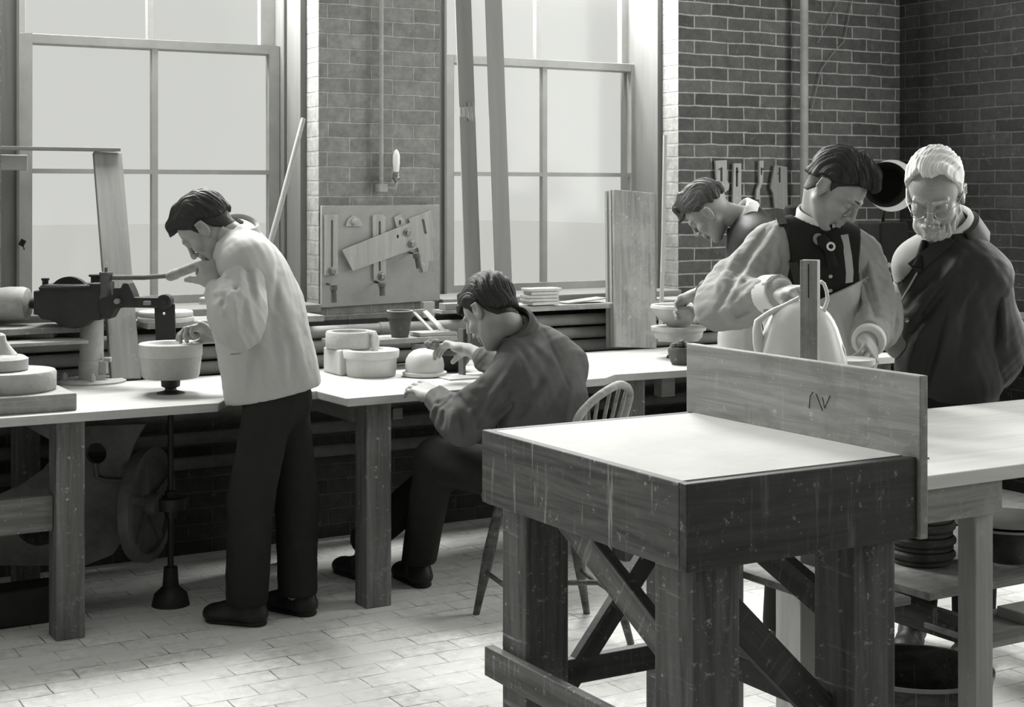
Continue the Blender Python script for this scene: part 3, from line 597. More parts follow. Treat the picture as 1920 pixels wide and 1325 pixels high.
mb = MB(); q = c+ZX*.112; mb.lathe(q+ZX*-.002, q+ZX*.0015, [(0, .056), (1, .056), (1, .051), (0, .051)], 36, caps=False); mb.build('pot_rim', M['oldplaster'], t)
# wooden frames leaning on the shelf
q0 = PW(815, 626, 5.90); q0.z = zs; q1 = PD(776, 585, q0.y+.12); mb = MB()
off = Vector((.047, .0, .003))
mb.beam(q0+ZX*.006, q1, .012, .010, up=nrm); mb.beam(q0+off+ZX*.006, q1+off, .022, .010, up=nrm); mb.beam(q1, q1+off, .022, .010, up=nrm); mb.beam(q0+ZX*.006, q0+off+ZX*.006, .022, .010, up=nrm)
tag(mb.build('slatted_rack', M['palewood'], axis=q1-q0, bevel=.001), 'slanted open wooden frame leaning beside the flower pot', 'frame')
q = PW(822, 634, 5.87); u, d = UD(q); mb = MB(); mb.wbox(u-.10, u+.08, 5.85, 5.95, zs, zs+.018); tag(mb.build('wooden_tray', M['palewood'], axis=UX, bevel=.003), 'flat pale wooden tray on the raised shelf behind the seated man\'s hand', 'tray')
mb = MB(); q = PW(802, 578, 6.2); mb.box(q+Vector((0, 0, -.005)), (.055, .03, .07), RW); tag(mb.build('small_card', M['oldplaster'], rot=ANG), 'small square card tilted below the pier board', 'card')
# saucer and box by the seated man's forehead
q = PZ(848, 586, 1.0); mb = MB(); mb.box(q+ZX*.028+Vector((0, 0, 0)), (.1, .06, .028), RW); tag(mb.build('small_box', M['plank'], rot=ANG, bevel=.003), 'small grey box on the ledge left of the drive belts', 'box')
mb = MB(); mb.wbox(UD(q)[0]-.07, UD(q)[0]+.12, UD(q)[1]-.04, UD(q)[1]+.05, 1.0, 1.014); tag(mb.build('ledge_slab', M['dustplank'], axis=UX), 'short dark slab under the small grey box', 'slab')
# stack of slabs under the right window
for k in range(5):
    q = PZ(1022+random.uniform(-5, 5), 573, 1.0); u, d = UD(q); wv = random.uniform(.07, .085); mb = MB(); r = random.uniform(-.12, .12)
    mb.box(W(u, d+.03, 1.0+.0115+.0155*k), (wv*2, .09, .0135), RW@Matrix.Rotation(r, 3, 'Z'))
    tag(mb.build('plaster_slab', M['plaster'], rot=ANG+r, bevel=.002), ['lowest', 'second lowest', 'middle', 'second highest', 'topmost'][k]+' of the five pale slabs piled under the right window', 'slab', 'slabs under the right window')
mb = MB(); q = PZ(1085, 568, 1.0); u, d = UD(q); mb.box(W(u+.02, d+.0, 1.012), (.22, .09, .006), RW@Matrix.Rotation(-.08, 3, 'Y')); tag(mb.build('thin_board', M['dustplank'], axis=UX), 'thin flat board beside the slab pile under the right window', 'board')
mb = MB(); q = PZ(1040, 590, .94); 
# work board in front of the seated man
q = PZ(872, 708, ZB); u, d = UD(q); mb = MB(); mb.wbox(u-.10, u+.14, d-.06, d+.10, ZB, ZB+.006); tag(mb.build('work_board', M['palewood'], axis=UX), 'thin pale board on the bench in front of the seated man', 'board')

# ================================================================ tall leaning panel right of the right window
b = PZ(1191, 655, ZB); ub_, db_ = UD(b); hh = .76
ax = (PD(1187, 362, b.y+.12)-b).normalized(); ln = (PD(1187, 362, b.y+.12)-b).length
side = (UX-ax*UX.dot(ax)).normalized(); nn = ax.cross(side).normalized(); 
if nn.dot(nrm) < 0: nn = -nn
t = thing('tall_panel', 'tall pale wooden panel with a grooved left edge at the right window', 'panel', b)
mb = MB(); mb.box(b+ax*(ln/2)+ZX*.008, (ln, .232, .02), Matrix((ax, side, nn)).transposed()); mb.build('panel_face', M['dustplank'], t, axis=ax, bevel=.002)
for k, off in ((0, .012), (1, .048)):
    mb = MB(); mb.box(b+ax*(ln/2)+ZX*.008-side*.112-nn*(off+.012), (ln, .012, .018), Matrix((ax, side, nn)).transposed()); mb.build('edge_rail', M['palewood'], t, axis=ax)
mb = MB(); q = PD(1203, 500, b.y+.20); mb.box(q, (.17, .012, .70), RW); q2 = mb
tag(mb.build('rear_board', M['plank'], axis=ZX), 'plain board showing just above and behind the tall pale panel', 'board')

# ================================================================ bowl on a whirler, right part of the bench
c = PD(1272, 612, 6.92); t = thing('shallow_bowl', 'wide shallow pale bowl on the whirler beside the brick wall', 'bowl', c)
rb = 53*6.92/FPX
mb = MB(); hb = .100; mb.lathe(c, c+ZX*hb, [(0, .045), (.06, .052), (.35, .088), (.65, .113), (.85, rb), (.97, rb-.004), (1, rb-.009), (.96, rb-.016), (.6, .098), (.3, .070), (.12, .03), (.12, 0)], 56, caps=False); mb.build('bowl_body', M['biscuit'], t)
t = thing('whirler', 'battered round whirler carrying the wide shallow bowl', 'banding wheel', Vector((c.x, c.y, ZB)))
mb = MB(); mb.lathe(c-ZX*.062, c, [(0, .09), (.25, .105), (.7, .112), (.75, .122), (1, .124)], 40); mb.build('wheel_disc', M['oldplaster'], t)
mb = MB(); q = Vector((c.x, c.y, ZB)); mb.lathe(q, c-ZX*.062, [(0, .055), (.15, .05), (.3, .028), (1, .028)], 28); mb.build('wheel_stand', M['iron'], t)
c = PZ(1279, 683, ZB); t = thing('small_dark_pot', 'small dark pot with lumpy clay in it behind the wedging table board', 'pot', c)
mb = MB(); mb.lathe(c, c+ZX*.075, [(0, .042), (.1, .048), (.5, .058), (.8, .062), (1, .058)], 32); mb.build('pot_body', M['clay'], t)
mb = MB()
for k in range(16): a = random.uniform(0, 6.28); r = random.uniform(0, .045); mb.ball(c+Vector((math.cos(a)*r, math.sin(a)*r, .078+random.uniform(-.004, .014))), random.uniform(.012, .018), 8)
mb.build('clay_lumps', M['clay'], t)

# ================================================================ right brick wall: standpipe, templates, cord
c = PW(1508, 340, 6.20)
mb = MB(); mb.cyl(Vector((c.x, c.y, 0)), Vector((c.x, c.y, ZC)), .021, n=20); mb.cyl(Vector((c.x, c.y, 1.36)), Vector((c.x, c.y, 1.42)), .027, n=20)
tag(mb.build('standpipe', M['pipe'], axis=ZX), 'tall vertical pipe on the dark brick wall near the corner', 'pipe')
DB = 6.262
def wt(outer, slot, lab, name='hung_template', m='palewood', d=DB, th=.014):
    t = thing(name, lab, 'template', PW(*outer[0], d), 'templates on the brick wall'); mb = MB(); mb.prism([wpoly(outer, d)]+([wpoly(slot, d)] if slot else []), DX*th); mb.build('template_plate', M[m], t, axis=ZX, bevel=.001)
    q = PW(outer[0][0]+6, outer[0][1]+16, d); mb = MB(); mb.tube([q-DX*.012, W(UD(q)[0], 6.288, q.z)], .003); mb.build('nail', M['iron'], t)
wt([(1342, 301), (1363, 300), (1363, 338), (1368, 345), (1367, 355), (1359, 361), (1350, 350), (1344, 340)], sl(1353, 314, 340), 'short slotted template with a bulbous foot, first on the brick wall')
wt([(1376, 306), (1390, 306), (1390, 386), (1374, 386)], sl(1382, 314, 350), 'long straight slotted template, second on the brick wall')
wt([(1424, 301), (1432, 301), (1431, 340), (1425, 356), (1425, 374), (1418, 374), (1419, 356), (1424, 344)], sl(1428, 314, 328, 3), 'narrow crooked slotted template, third on the brick wall')
wt([(1453, 309), (1476, 313), (1477, 386), (1466, 392), (1453, 390), (1450, 362), (1445, 352), (1449, 330)], sl(1462, 314, 342, 3), 'broad slotted template with a curved lower edge, fourth on the brick wall', m='plank')
mb = MB(); mb.tube([PW(1604, -30, 6.27), PW(1583, 78, 6.27), PW(1568, 92, 6.27), PW(1540, 130, 6.27), PW(1520, 215, 6.27)], .0022, 6); tag(mb.build('string', M['pipe']), 'thin pale cord hanging across the dark brick by the standpipe', 'cord')
mb = MB(); mb.tube([PW(1572, 0, 6.27), PW(1534, 80, 6.27)], .0018, 6); tag(mb.build('string', M['pipe']), 'short straight cord left of the longer one on the dark brick', 'cord')

# ================================================================ lathe with reflector lamp behind the men
DM = 7.0
c = PD(1664, 346, DM); t = thing('reflector_lamp', 'large dark round reflector lamp with a pale back beside the old man\'s head', 'lamp', c)
fw = Vector((-.30, -.95, .0)).normalized(); fr_ = Vector((.95, -.3, 0))
mb = MB(); mb.lathe(c-fw*.02, c+fw*.08, [(0, .04), (.15, .07), (.6, .092), (1, .102), (1, .098), (.6, .085), (.2, .06), (.1, 0)], 40, caps=False); mb.build('reflector', M['soot'], t)
c9 = PD(1672, 348, DM+.04); mb = MB(); mb.lathe(c9+Vector((0, .05, 0)), c9, [(0, .06), (.5, .105), (1, .118)], 40); mb.build('lamp_body', M['plaster'], t)
mb = MB(); mb.tube([c9+Vector((0, .04, .0)), c9+Vector((0, .10, -.02)), c9+Vector((.0, .13, -.10)), Vector((PD(1655, 480, 7.25).x, PD(1655, 480, 7.25).y, 1.38))], .009, 10); mb.build('lamp_arm', M['iron'], t)
LC = PD(1640, 505, 6.3); u, d = UD(LC)
t = thing('bench_lathe', 'dark bench lathe with a round chuck standing behind the two men at the right', 'lathe', Vector((LC.x, LC.y, 0)))
mb = MB(); q = LC; ex = Vector((.75, -.62, 0)).normalized(); mb.lathe(q-ex*.14, q+ex*.10, [(0, .02), (0, .07), (.35, .075), (.36, .05), (.5, .05), (.52, .066), (.7, .066), (.72, .035), (.85, .03), (.86, .012), (1, .012)], 36); mb.build('chuck', M['greyiron'], t)
mb = MB(); q = LC-ex*.3; mb.box(q-ZX*.02, (.34, .22, .28), frame_from(ex)); mb.cyl(q-ZX*.0+Vector((0, 0, .1)), q+ZX*.26, .12, .10, n=32); mb.build('headstock', M['soot'], t, bevel=.012)
mb = MB(); mb.box(Vector((q.x, q.y, (LC.z-.16)/2)), (.28, .24, LC.z-.16), frame_from(ex)); mb.box(Vector((LC.x+.1, LC.y-.08, LC.z-.22)), (1.0, .16, .09), frame_from(ex)); mb.build('lathe_bed', M['soot'], t, bevel=.01)
mb = MB(); q = LC-ex*.02+ZX*.06; mb.tube([q, q+ZX*.05], .006); mb.ball(q+ZX*.055, .012); mb.build('oiler', M['brass'], t)
# dark cupboard-like machine frame farther back
mb = MB(); q = PD(1655, 480, 7.25); u, d = UD(q); mb.wbox(u-.09, u+.09, d-.08, d+.08, ZB, 1.38); tag(mb.build('machine_post', M['soot'], axis=ZX, bevel=.01), 'dark upright machine post standing on the bench in the corner behind the men', 'machine')
# box on the far right end of the bench
q = PZ(1912, 640, ZB); u, d = UD(q); u -= .0; mb = MB()
t = thing('open_box', 'open pale box on the bench at the right edge behind the old man', 'box', q)
u1_ = U_CORN-.02; u0_ = u-.10
mb.wbox(u0_, u1_, d+.02, d+.035, ZB, ZB+.14); mb.wbox(u0_, u1_, d+.22, d+.235, ZB, ZB+.14); mb.wbox(u0_, u0_+.015, d+.02, d+.235, ZB, ZB+.14); mb.wbox(u0_, u1_, d+.02, d+.235, ZB, ZB+.012); mb.build('box_body', M['palewood'], t, axis=UX, bevel=.002)
# ================================================================ wedging table (foreground)
ZW = .92
t = thing('wedging_table', 'heavy square wedging table with a pale slab top and dark scuffed sides in the foreground', 'table', W(2.24, 3.0, 0))
U0, U1, D0, D1 = 1.912, 2.56, 2.575, 3.41
mb = MB(); mb.wbox(U0+.026, U1-.0, D0+.026, D1-.026, ZW-.06, ZW-.001); mb.build('slab', M['tabletop'], t, rot=ANG)
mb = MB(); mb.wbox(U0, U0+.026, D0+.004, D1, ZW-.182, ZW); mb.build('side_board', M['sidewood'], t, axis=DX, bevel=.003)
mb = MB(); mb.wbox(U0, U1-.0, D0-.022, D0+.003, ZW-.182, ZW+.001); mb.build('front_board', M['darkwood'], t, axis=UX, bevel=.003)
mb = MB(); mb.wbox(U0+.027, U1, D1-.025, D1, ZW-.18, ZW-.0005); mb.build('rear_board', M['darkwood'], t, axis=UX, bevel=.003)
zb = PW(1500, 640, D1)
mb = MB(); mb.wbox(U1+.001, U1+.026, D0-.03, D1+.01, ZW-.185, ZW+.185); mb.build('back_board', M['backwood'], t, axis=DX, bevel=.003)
# pencil mark on the back board
for i, seg in enumerate(([(1524, 735), (1519, 742), (1517, 765)], [(1530, 738), (1542, 770)], [(1542, 745), (1546, 765), (1556, 742)])):
    mb = MB(); mb.tube([PU(x, y, U1+.0005) for x, y in seg], .0011, 6, caps=True); mb.build('pencil_mark', M['iron'], t)
LG = [(1.965, 2.09, 3.28, 3.40), (1.965, 2.09, 2.60, 2.74), (2.41, 2.54, 2.60, 2.73), (2.41, 2.54, 3.27, 3.40)]
for u0, u1, d0, d1 in LG: leg(t, u0, u1, d0, d1, ZW-.061, M['sidewood'], bev=.006)
def wbeam(p, q, w_, h_, name, m, up=None):
    mb = MB(); mb.beam(W(*p), W(*q), w_, h_, up); mb.build(name, m, t, axis=W(*q)-W(*p), bevel=.003)
wbeam((2.0, 3.27, .80), (2.0, 2.72, .52), .03, .07, 'brace', M['sidewood'], up=ZX)
wbeam((2.42, 3.30, .66), (2.08, 3.30, .26), .03, .055, 'brace', M['darkwood'], up=ZX)
wbeam((2.06, 3.30, .31), (2.45, 3.30, .31), .03, .065, 'stretcher', M['darkwood'], up=ZX)
wbeam((2.06, 2.68, .66), (2.44, 2.68, .29), .03, .075, 'brace', M['darkwood'], up=ZX)
wbeam((2.50, 2.72, .31), (2.50, 3.29, .31), .03, .065, 'stretcher', M['darkwood'], up=ZX)
wbeam((2.50, 3.28, .72), (2.50, 2.72, .52), .03, .07, 'brace', M['darkwood'], up=ZX)
wbeam((1.95, 3.44, .325), (1.95, 2.55, .325), .028, .075, 'stretcher', M['sidewood'], up=ZX)
wbeam((2.06, 2.69, .27), (2.44, 2.69, .27), .03, .065, 'stretcher', M['darkwood'], up=ZX)

# ================================================================ right-hand table
ZR = .852
t = thing('work_table', 'broad work table with a scrubbed pale top at the right, behind the wedging table', 'table', W(3.6, 3.0, 0))
mb = MB(); RU0 = U1+.030
wd_ = .14; n_ = 6; R0, R1 = 2.645, 3.47
mb.wbox(RU0, 5.3, R0, R1, ZR-.034, ZR); mb.build('table_top', M['righttop'], t, axis=UX, bevel=.003)
mb = MB(); mb.wbox(RU0+.01, UD(PW(1880, 920, R0+.02))[0], R0+.02, R0+.045, ZR-.034-.085, ZR-.034); mb.build('apron', M['dustplank'], t, axis=UX, bevel=.003)
pl0 = PW(1830, 960, R0+.05); ul_ = UD(pl0)[0]; pl1 = PW(1866, 960, R0+.05); ur_ = UD(pl1)[0]
ul_, ur_ = 2.893, 2.956
leg(t, ul_, ur_, R0+.046, R0+.046+.058, ZR-.034, M['palewood'])
leg(t, ul_, ur_, R1-.14, R1-.03, ZR-.034, M['palewood']); leg(t, RU0+.03, RU0+.10, R1-.14, R1-.03, ZR-.034, M['palewood'])
leg(t, 4.9, 5.0, R0+.046, R0+.14, ZR-.034, M['benchedge']); leg(t, 4.9, 5.0, R1-.14, R1-.03, ZR-.034, M['benchedge'])
mb = MB(); mb.beam(W(ul_+.03, R0+.15, .44), W(ul_+.03, R1-.1, .44), .03, .07, ZX)
mb = MB(); mb.beam(W(3.0, R1-.06, .40), W(3.0, R0+.10, .40), .03, .07, ZX); mb.build('rail', M['sidewood'], t, axis=DX, bevel=.003)
mb = MB(); mb.wbox(RU0+.1, ul_-.001, R0+.26, R1-.02, .462, .482); mb.wbox(ur_+.0, 4.88, R0+.26, R1-.02, .462, .482); mb.build('lower_shelf', M['dustplank'], t, axis=UX, bevel=.002)
mb = MB(); mb.wbox(ur_+.02, 4.88, R0+.08, R0+.30, .38, .395); mb.build('lower_shelf', M['dustplank'], t, axis=UX, bevel=.002)
# stacked round moulds on the lower shelf
c = PW(1728, 1046, R0+.52); c = Vector((c.x, c.y, .482))
sc_ = c.y/FPX
rr = [56, 62, 58, 63, 57, 62, 56]
labs = ['lowest', 'second lowest', 'third lowest', 'middle', 'third highest', 'second highest', 'topmost']
z = .482
for k, r in enumerate(rr):
    r = r*sc_; h = .022 if k % 2 else .017
    mb = MB(); q = Vector((c.x, c.y, z)); mb.lathe(q, q+ZX*h, [(0, r-.006), (.3, r), (.7, r), (1, r-.006)], 40)
    tag(mb.build('round_mould', M['clay']), labs[k]+' dark round mould of the pile on the shelf under the work table', 'mould', 'dark moulds under the work table'); z += h
# pale platters
c = PW(1890, 1000, R0+.42); c = Vector((c.x, c.y, .482))
mb = MB(); mb.lathe(c, c+ZX*.085, [(0, .07), (.9, .075), (1, .07)], 32); tag(mb.build('platter_stand', M['clay']), 'dark round block under the pale platters', 'block')
z = .567
for k, r in enumerate((.145, .14)):
    mb = MB(); q = Vector((c.x, c.y, z)); mb.lathe(q, q+ZX*.02, [(0, r*.5), (.1, r*.6), (.7, r), (1, r), (1, r-.008), (.5, r*.6), (.35, 0)], 48, caps=False)
    tag(mb.build('platter', M['biscuit']), ['lower', 'upper'][k]+' of the two wide pale platters under the work table', 'platter', 'platters under the work table'); z += .013
mb = MB(); q = PW(1912, 1118, R0+.2); mb.box(Vector((q.x+.02, q.y, .41)), (.12, .1, .03), RW); tag(mb.build('pale_block', M['plaster'], rot=ANG, bevel=.003), 'small pale block on the low shelf at the right edge', 'block')
# tub on the floor
c = PZ(1745, 1440, 0); c = W(2.98, 2.98, 0); t = thing('round_tub', 'dark round tub with a pale rim on the floor under the work table', 'tub', c)
mb = MB(); mb.lathe(c, c+ZX*.27, [(0, .17), (.5, .185), (1, .2), (1, .192), (.3, .17), (.05, .15), (.05, 0)], 44, caps=False); mb.build('tub_body', M['sidewood'], t)
mb = MB(); mb.lathe(c+ZX*.262, c+ZX*.272, [(0, .203), (1, .203), (1, .198), (0, .198)], 44, caps=False); mb.build('tub_rim', M['palemetal'], t)

# ================================================================ standing on the work table
def K(x, y, D): return PD(x, y, D)
cw = PD(1521, 700, 4.12); cw.z = ZR
t = thing('gauge_post', 'upright square wooden post with a slot, rising behind the wedging table board', 'post', cw)
q1 = PD(1521, 487, 4.12); mb = MB(); mb.box(Vector((cw.x, cw.y, ZR+.015)), (.16, .1, .03), RW); mb.build('post_foot', M['plank'], t, bevel=.003)
R20 = Matrix.Rotation(math.radians(-17), 3, 'Z')
mb = MB(); zc = (q1.z+ZR+.03)/2; hz = q1.z-ZR-.03
mb.box(Vector((cw.x-.003, cw.y, zc)), (.046, .042, hz), Matrix.Rotation(math.radians(-22), 3, 'Z')); mb.build('post_shaft', M['backwood'], t, axis=ZX, bevel=.002)
mb = MB(); f_ = Matrix.Rotation(math.radians(-22), 3, 'Z')@Vector((0, -1, 0)); mb.box(Vector((cw.x-.003, cw.y, q1.z-.055))+f_*.0212, (.003, .001, .09), Matrix.Rotation(math.radians(-22), 3, 'Z')); mb.build('slot', M['iron'], t)
# big cast basin shell
DB_ = 4.30
t = thing('cast_basin', 'large rounded white cast basin with raised flanges in front of the man in the waistcoat', 'basin', PD(1505, 790, DB_))
prof = [(790, 86), (740, 88), (700, 88), (665, 84), (640, 77), (615, 69), (600, 62), (588, 54), (578, 44), (570, 32), (564, 18), (561, 3)]
n = 64; k_ = DB_/FPX; zb0, zb1 = ZR, PD(1502, 561, DB_).z
rings = [(max(ZR, PD(1502, y, DB_).z) if y < 790 else ZR, rx*k_, rx*k_*.62) for y, rx in prof]
def ring_pts(z, rx, ry, wob):
    out = []
    for i in range(n):
        a = 2*math.pi*i/n; wv = 1+wob*.5*math.sin(3*a+.6)
        out.append(Vector((PD(1502, 600, DB_).x+rx*wv*math.cos(a), DB_+ry*wv*math.sin(a), z)))
    return out
allr = [ring_pts(z, a, b, .05*(1-abs(2*((z-zb0)/(zb1-zb0))-1))) for z, a, b in rings]
R_ = allr
mb = MB(); vs = [p for r in R_ for p in r]; fs = []
for j in range(len(R_)-1):
    for i in range(n): fs.append((j*n+i, j*n+(i+1) % n, (j+1)*n+(i+1) % n, (j+1)*n+i))
mb.add(vs, fs, True); mb.build('basin_shell', M['glaze'], t)
mb = MB(); pts = []   # raised flange running up both sides
fl = [(1434, 690), (1426, 662), (1422, 640), (1420, 618), (1421, 603), (1430, 596), (1441, 588), (1454, 581), (1470, 574), (1484, 566), (1498, 558)]
mb.tube([PD(x, y, DB_-.01) for x, y in fl], [.017, .017, .016, .014, .011, .009, .008, .008, .007, .006, .005], 12)
fr = [(1583, 668), (1582, 656), (1576, 645), (1566, 632), (1556, 618), (1549, 605), (1545, 592), (1546, 578), (1552, 562), (1550, 545), (1545, 532), (1538, 527)]
mb.tube([PD(x, y, DB_-.02) for x, y in fr], .0052, 10)
mb.build('basin_flange', M['glaze'], t)
# turntable
c = PD(1592, 672, 4.42); b_ = Vector((c.x, c.y, ZR)); t = thing('turntable', 'low round turntable beside the white basin under the man\'s hand', 'turntable', b_)
mb = MB(); mb.lathe(c-ZX*.02, c, [(0, .068), (.3, .074), (1, .074)], 40); mb.build('turntable_disc', M['plaster'], t)
mb = MB(); mb.lathe(b_, c-ZX*.02, [(0, .06), (.1, .058), (.3, .025), (1, .025)], 28); mb.build('turntable_stand', M['iron'], t)
mb = MB(); mb.tube([PZ(1716, 862, ZR)+ZX*.003, PZ(1742, 861, ZR)+ZX*.003], [.004, .002], 6); tag(mb.build('thin_tool', M['iron']), 'thin dark modelling tool on the scrubbed top beside the wedging board', 'tool')

# ================================================================ Windsor chair of the seated man
sc0 = Vector((.10, 5.40, .44)); t = thing('windsor_chair', 'wooden Windsor chair with a hooped back under the seated man', 'chair', Vector((sc0.x, sc0.y, 0)))
mb = MB(); mb.lathe(sc0, sc0+ZX*.035, [(0, .17), (.3, .205), (1, .21)], 40); mb.build('seat', M['sidewood'], t)
for i, (x, y) in enumerate([(-.129, 5.57), (.27, 5.58), (-.02, 5.18), (.40, 5.20)]):
    top = sc0+Vector(((x-sc0.x)*.6, (y-sc0.y)*.6, .002)); bt = Vector((x, y, 0)); f = lambda k: bt.lerp(top, k)
    mb = MB(); mb.tube([f(0), f(.15), f(.4), f(.55), f(.8), f(1)], [.012, .014, .020, .022, .018, .015], 14); mb.build('leg', M['sidewood'], t)
mb = MB(); mb.tube([Vector((-.09, 5.53, .16)), Vector((.02, 5.22, .16))], .009); mb.tube([Vector((.25, 5.54, .16)), Vector((.35, 5.24, .16))], .009); mb.tube([Vector((-.04, 5.38, .16)), Vector((.3, 5.39, .16))], .009); mb.build('stretcher', M['sidewood'], t)
hp = [(.18, 5.22, .46), (.21, 5.20, .62), (.215, 5.20, .74), (.26, 5.24, .80), (.33, 5.32, .84), (.385, 5.42, .845), (.42, 5.52, .80), (.40, 5.56, .70), (.34, 5.57, .46)]
hp = [Vector(p) for p in hp]
def cr(P, n=6):
    out = []
    for i in range(len(P)-1):
        a = P[max(i-1, 0)]; b = P[i]; c = P[i+1]; d = P[min(i+2, len(P)-1)]
        for k in range(n):
            s = k/n; out.append(.5*((2*b)+(c-a)*s+(2*a-5*b+4*c-d)*s*s+(3*b-a-3*c+d)*s**3))
    return out+[P[-1]]
mb = MB(); mb.tube(cr(hp), .0145, 12); mb.build('back_hoop', M['dustplank'], t)
for k in range(1, 6):
    s = k/6; a = Vector((.20, 5.24, .465)).lerp(Vector((.33, 5.55, .465)), s); H = cr(hp); b = H[int(len(H)*(.27+.5*s))]
    mb = MB(); mb.tube([a, a.lerp(b, .5), b], [.006, .008, .006], 8); mb.build('spindle', M['dustplank'], t)

q = PD(1246, 735, 6.62); mb = MB(); mb.box(Vector((q.x, q.y, ZB-.031-.05)), (.07, .06, .10), RW); tag(mb.build('bracket_block', M['backwood'], rot=ANG, bevel=.004), 'small pale wood block fixed under the bench, left of the wedging board', 'block')
# ================================================================ machinery under the bench at the left
DU = 5.56
def B(x, y, D=DU): return PD(x, y, D)
t = thing('under_bench_drive', 'dark cast-iron drive frame with a large wheel under the left end of the bench', 'machine', PZ(200, 1100, 0))
out = [(130, 800), (272, 795), (262, 812), (248, 840), (240, 870), (236, 900), (236, 1000), (210, 1040), (160, 1060), (-60, 1060), (-60, 948), (0, 926), (40, 908), (80, 880), (104, 850)]
holes = [circ(B(180, 850), .038, 24, (1, 0, 0), (0, 0, 1)), circ(B(72, 977), .088, 28, (1, 0, 0), (0, 0, 1))]
mb = MB(); mb.prism([[B(x, y) for x, y in out]]+holes, (0, .03, 0)); mb.build('web_plate', M['greyiron'], t, bevel=.003)
mb = MB(); mb.tube([B(178, 868, DU-.01), B(182, 895, DU-.01), B(200, 900, DU-.01), B(236, 901, DU-.01)], .008); mb.build('web_rib', M['greyiron'], t)
mb = MB(); mb.wbox(UD(B(60, 1100))[0]-.3, UD(B(130, 1100))[0], UD(B(200, 1000))[1]-.0, UD(B(200, 1000))[1]+.14, 0, .13); mb.build('frame_foot', M['iron'], t, bevel=.01)
c = B(276, 945, 5.66); axw = Vector((.982, -.19, 0)).normalized()
mb = MB(); R = .208; mb.lathe(c-axw*.02, c+axw*.02, [(0, R-.03), (0, R), (1, R), (1, R-.03), (0, R-.03)], 56, caps=False); mb.lathe(c-axw*.045, c+axw*.045, [(0, .04), (1, .04)], 24)
ey = axw.cross(ZX).normalized()
for k in range(5):
    a = k*2*math.pi/5+.3; dv = ey*math.cos(a)+ZX*math.sin(a); mb.beam(c+dv*.03, c+dv*(R-.02), .03, .018, up=axw)
mb.lathe(c-axw*.004, c+axw*.0, [(0, R-.03), (1, R-.03)], 40)
mb.build('friction_wheel', M['greyiron'], t)
mb = MB(); mb.cyl(B(60, 950, 5.7)-axw*.3, c, .018); mb.build('drive_shaft', M['iron'], t)
mb = MB(); s0 = Vector((SP.x, SP.y, 0.0)); mb.cyl(s0+ZX*.12, s0+ZX*(ZB-.031), .011); q = s0+ZX*.37; mb.lathe(q-ZX*.05, q+ZX*.05, [(0, .02), (.3, .024), (.32, .055), (.75, .06), (.76, .024), (1, .02)], 28); mb.lathe(s0, s0+ZX*.14, [(0, .07), (.3, .06), (.5, .03), (1, .025)], 28); mb.build('vertical_spindle', M['iron'], t)
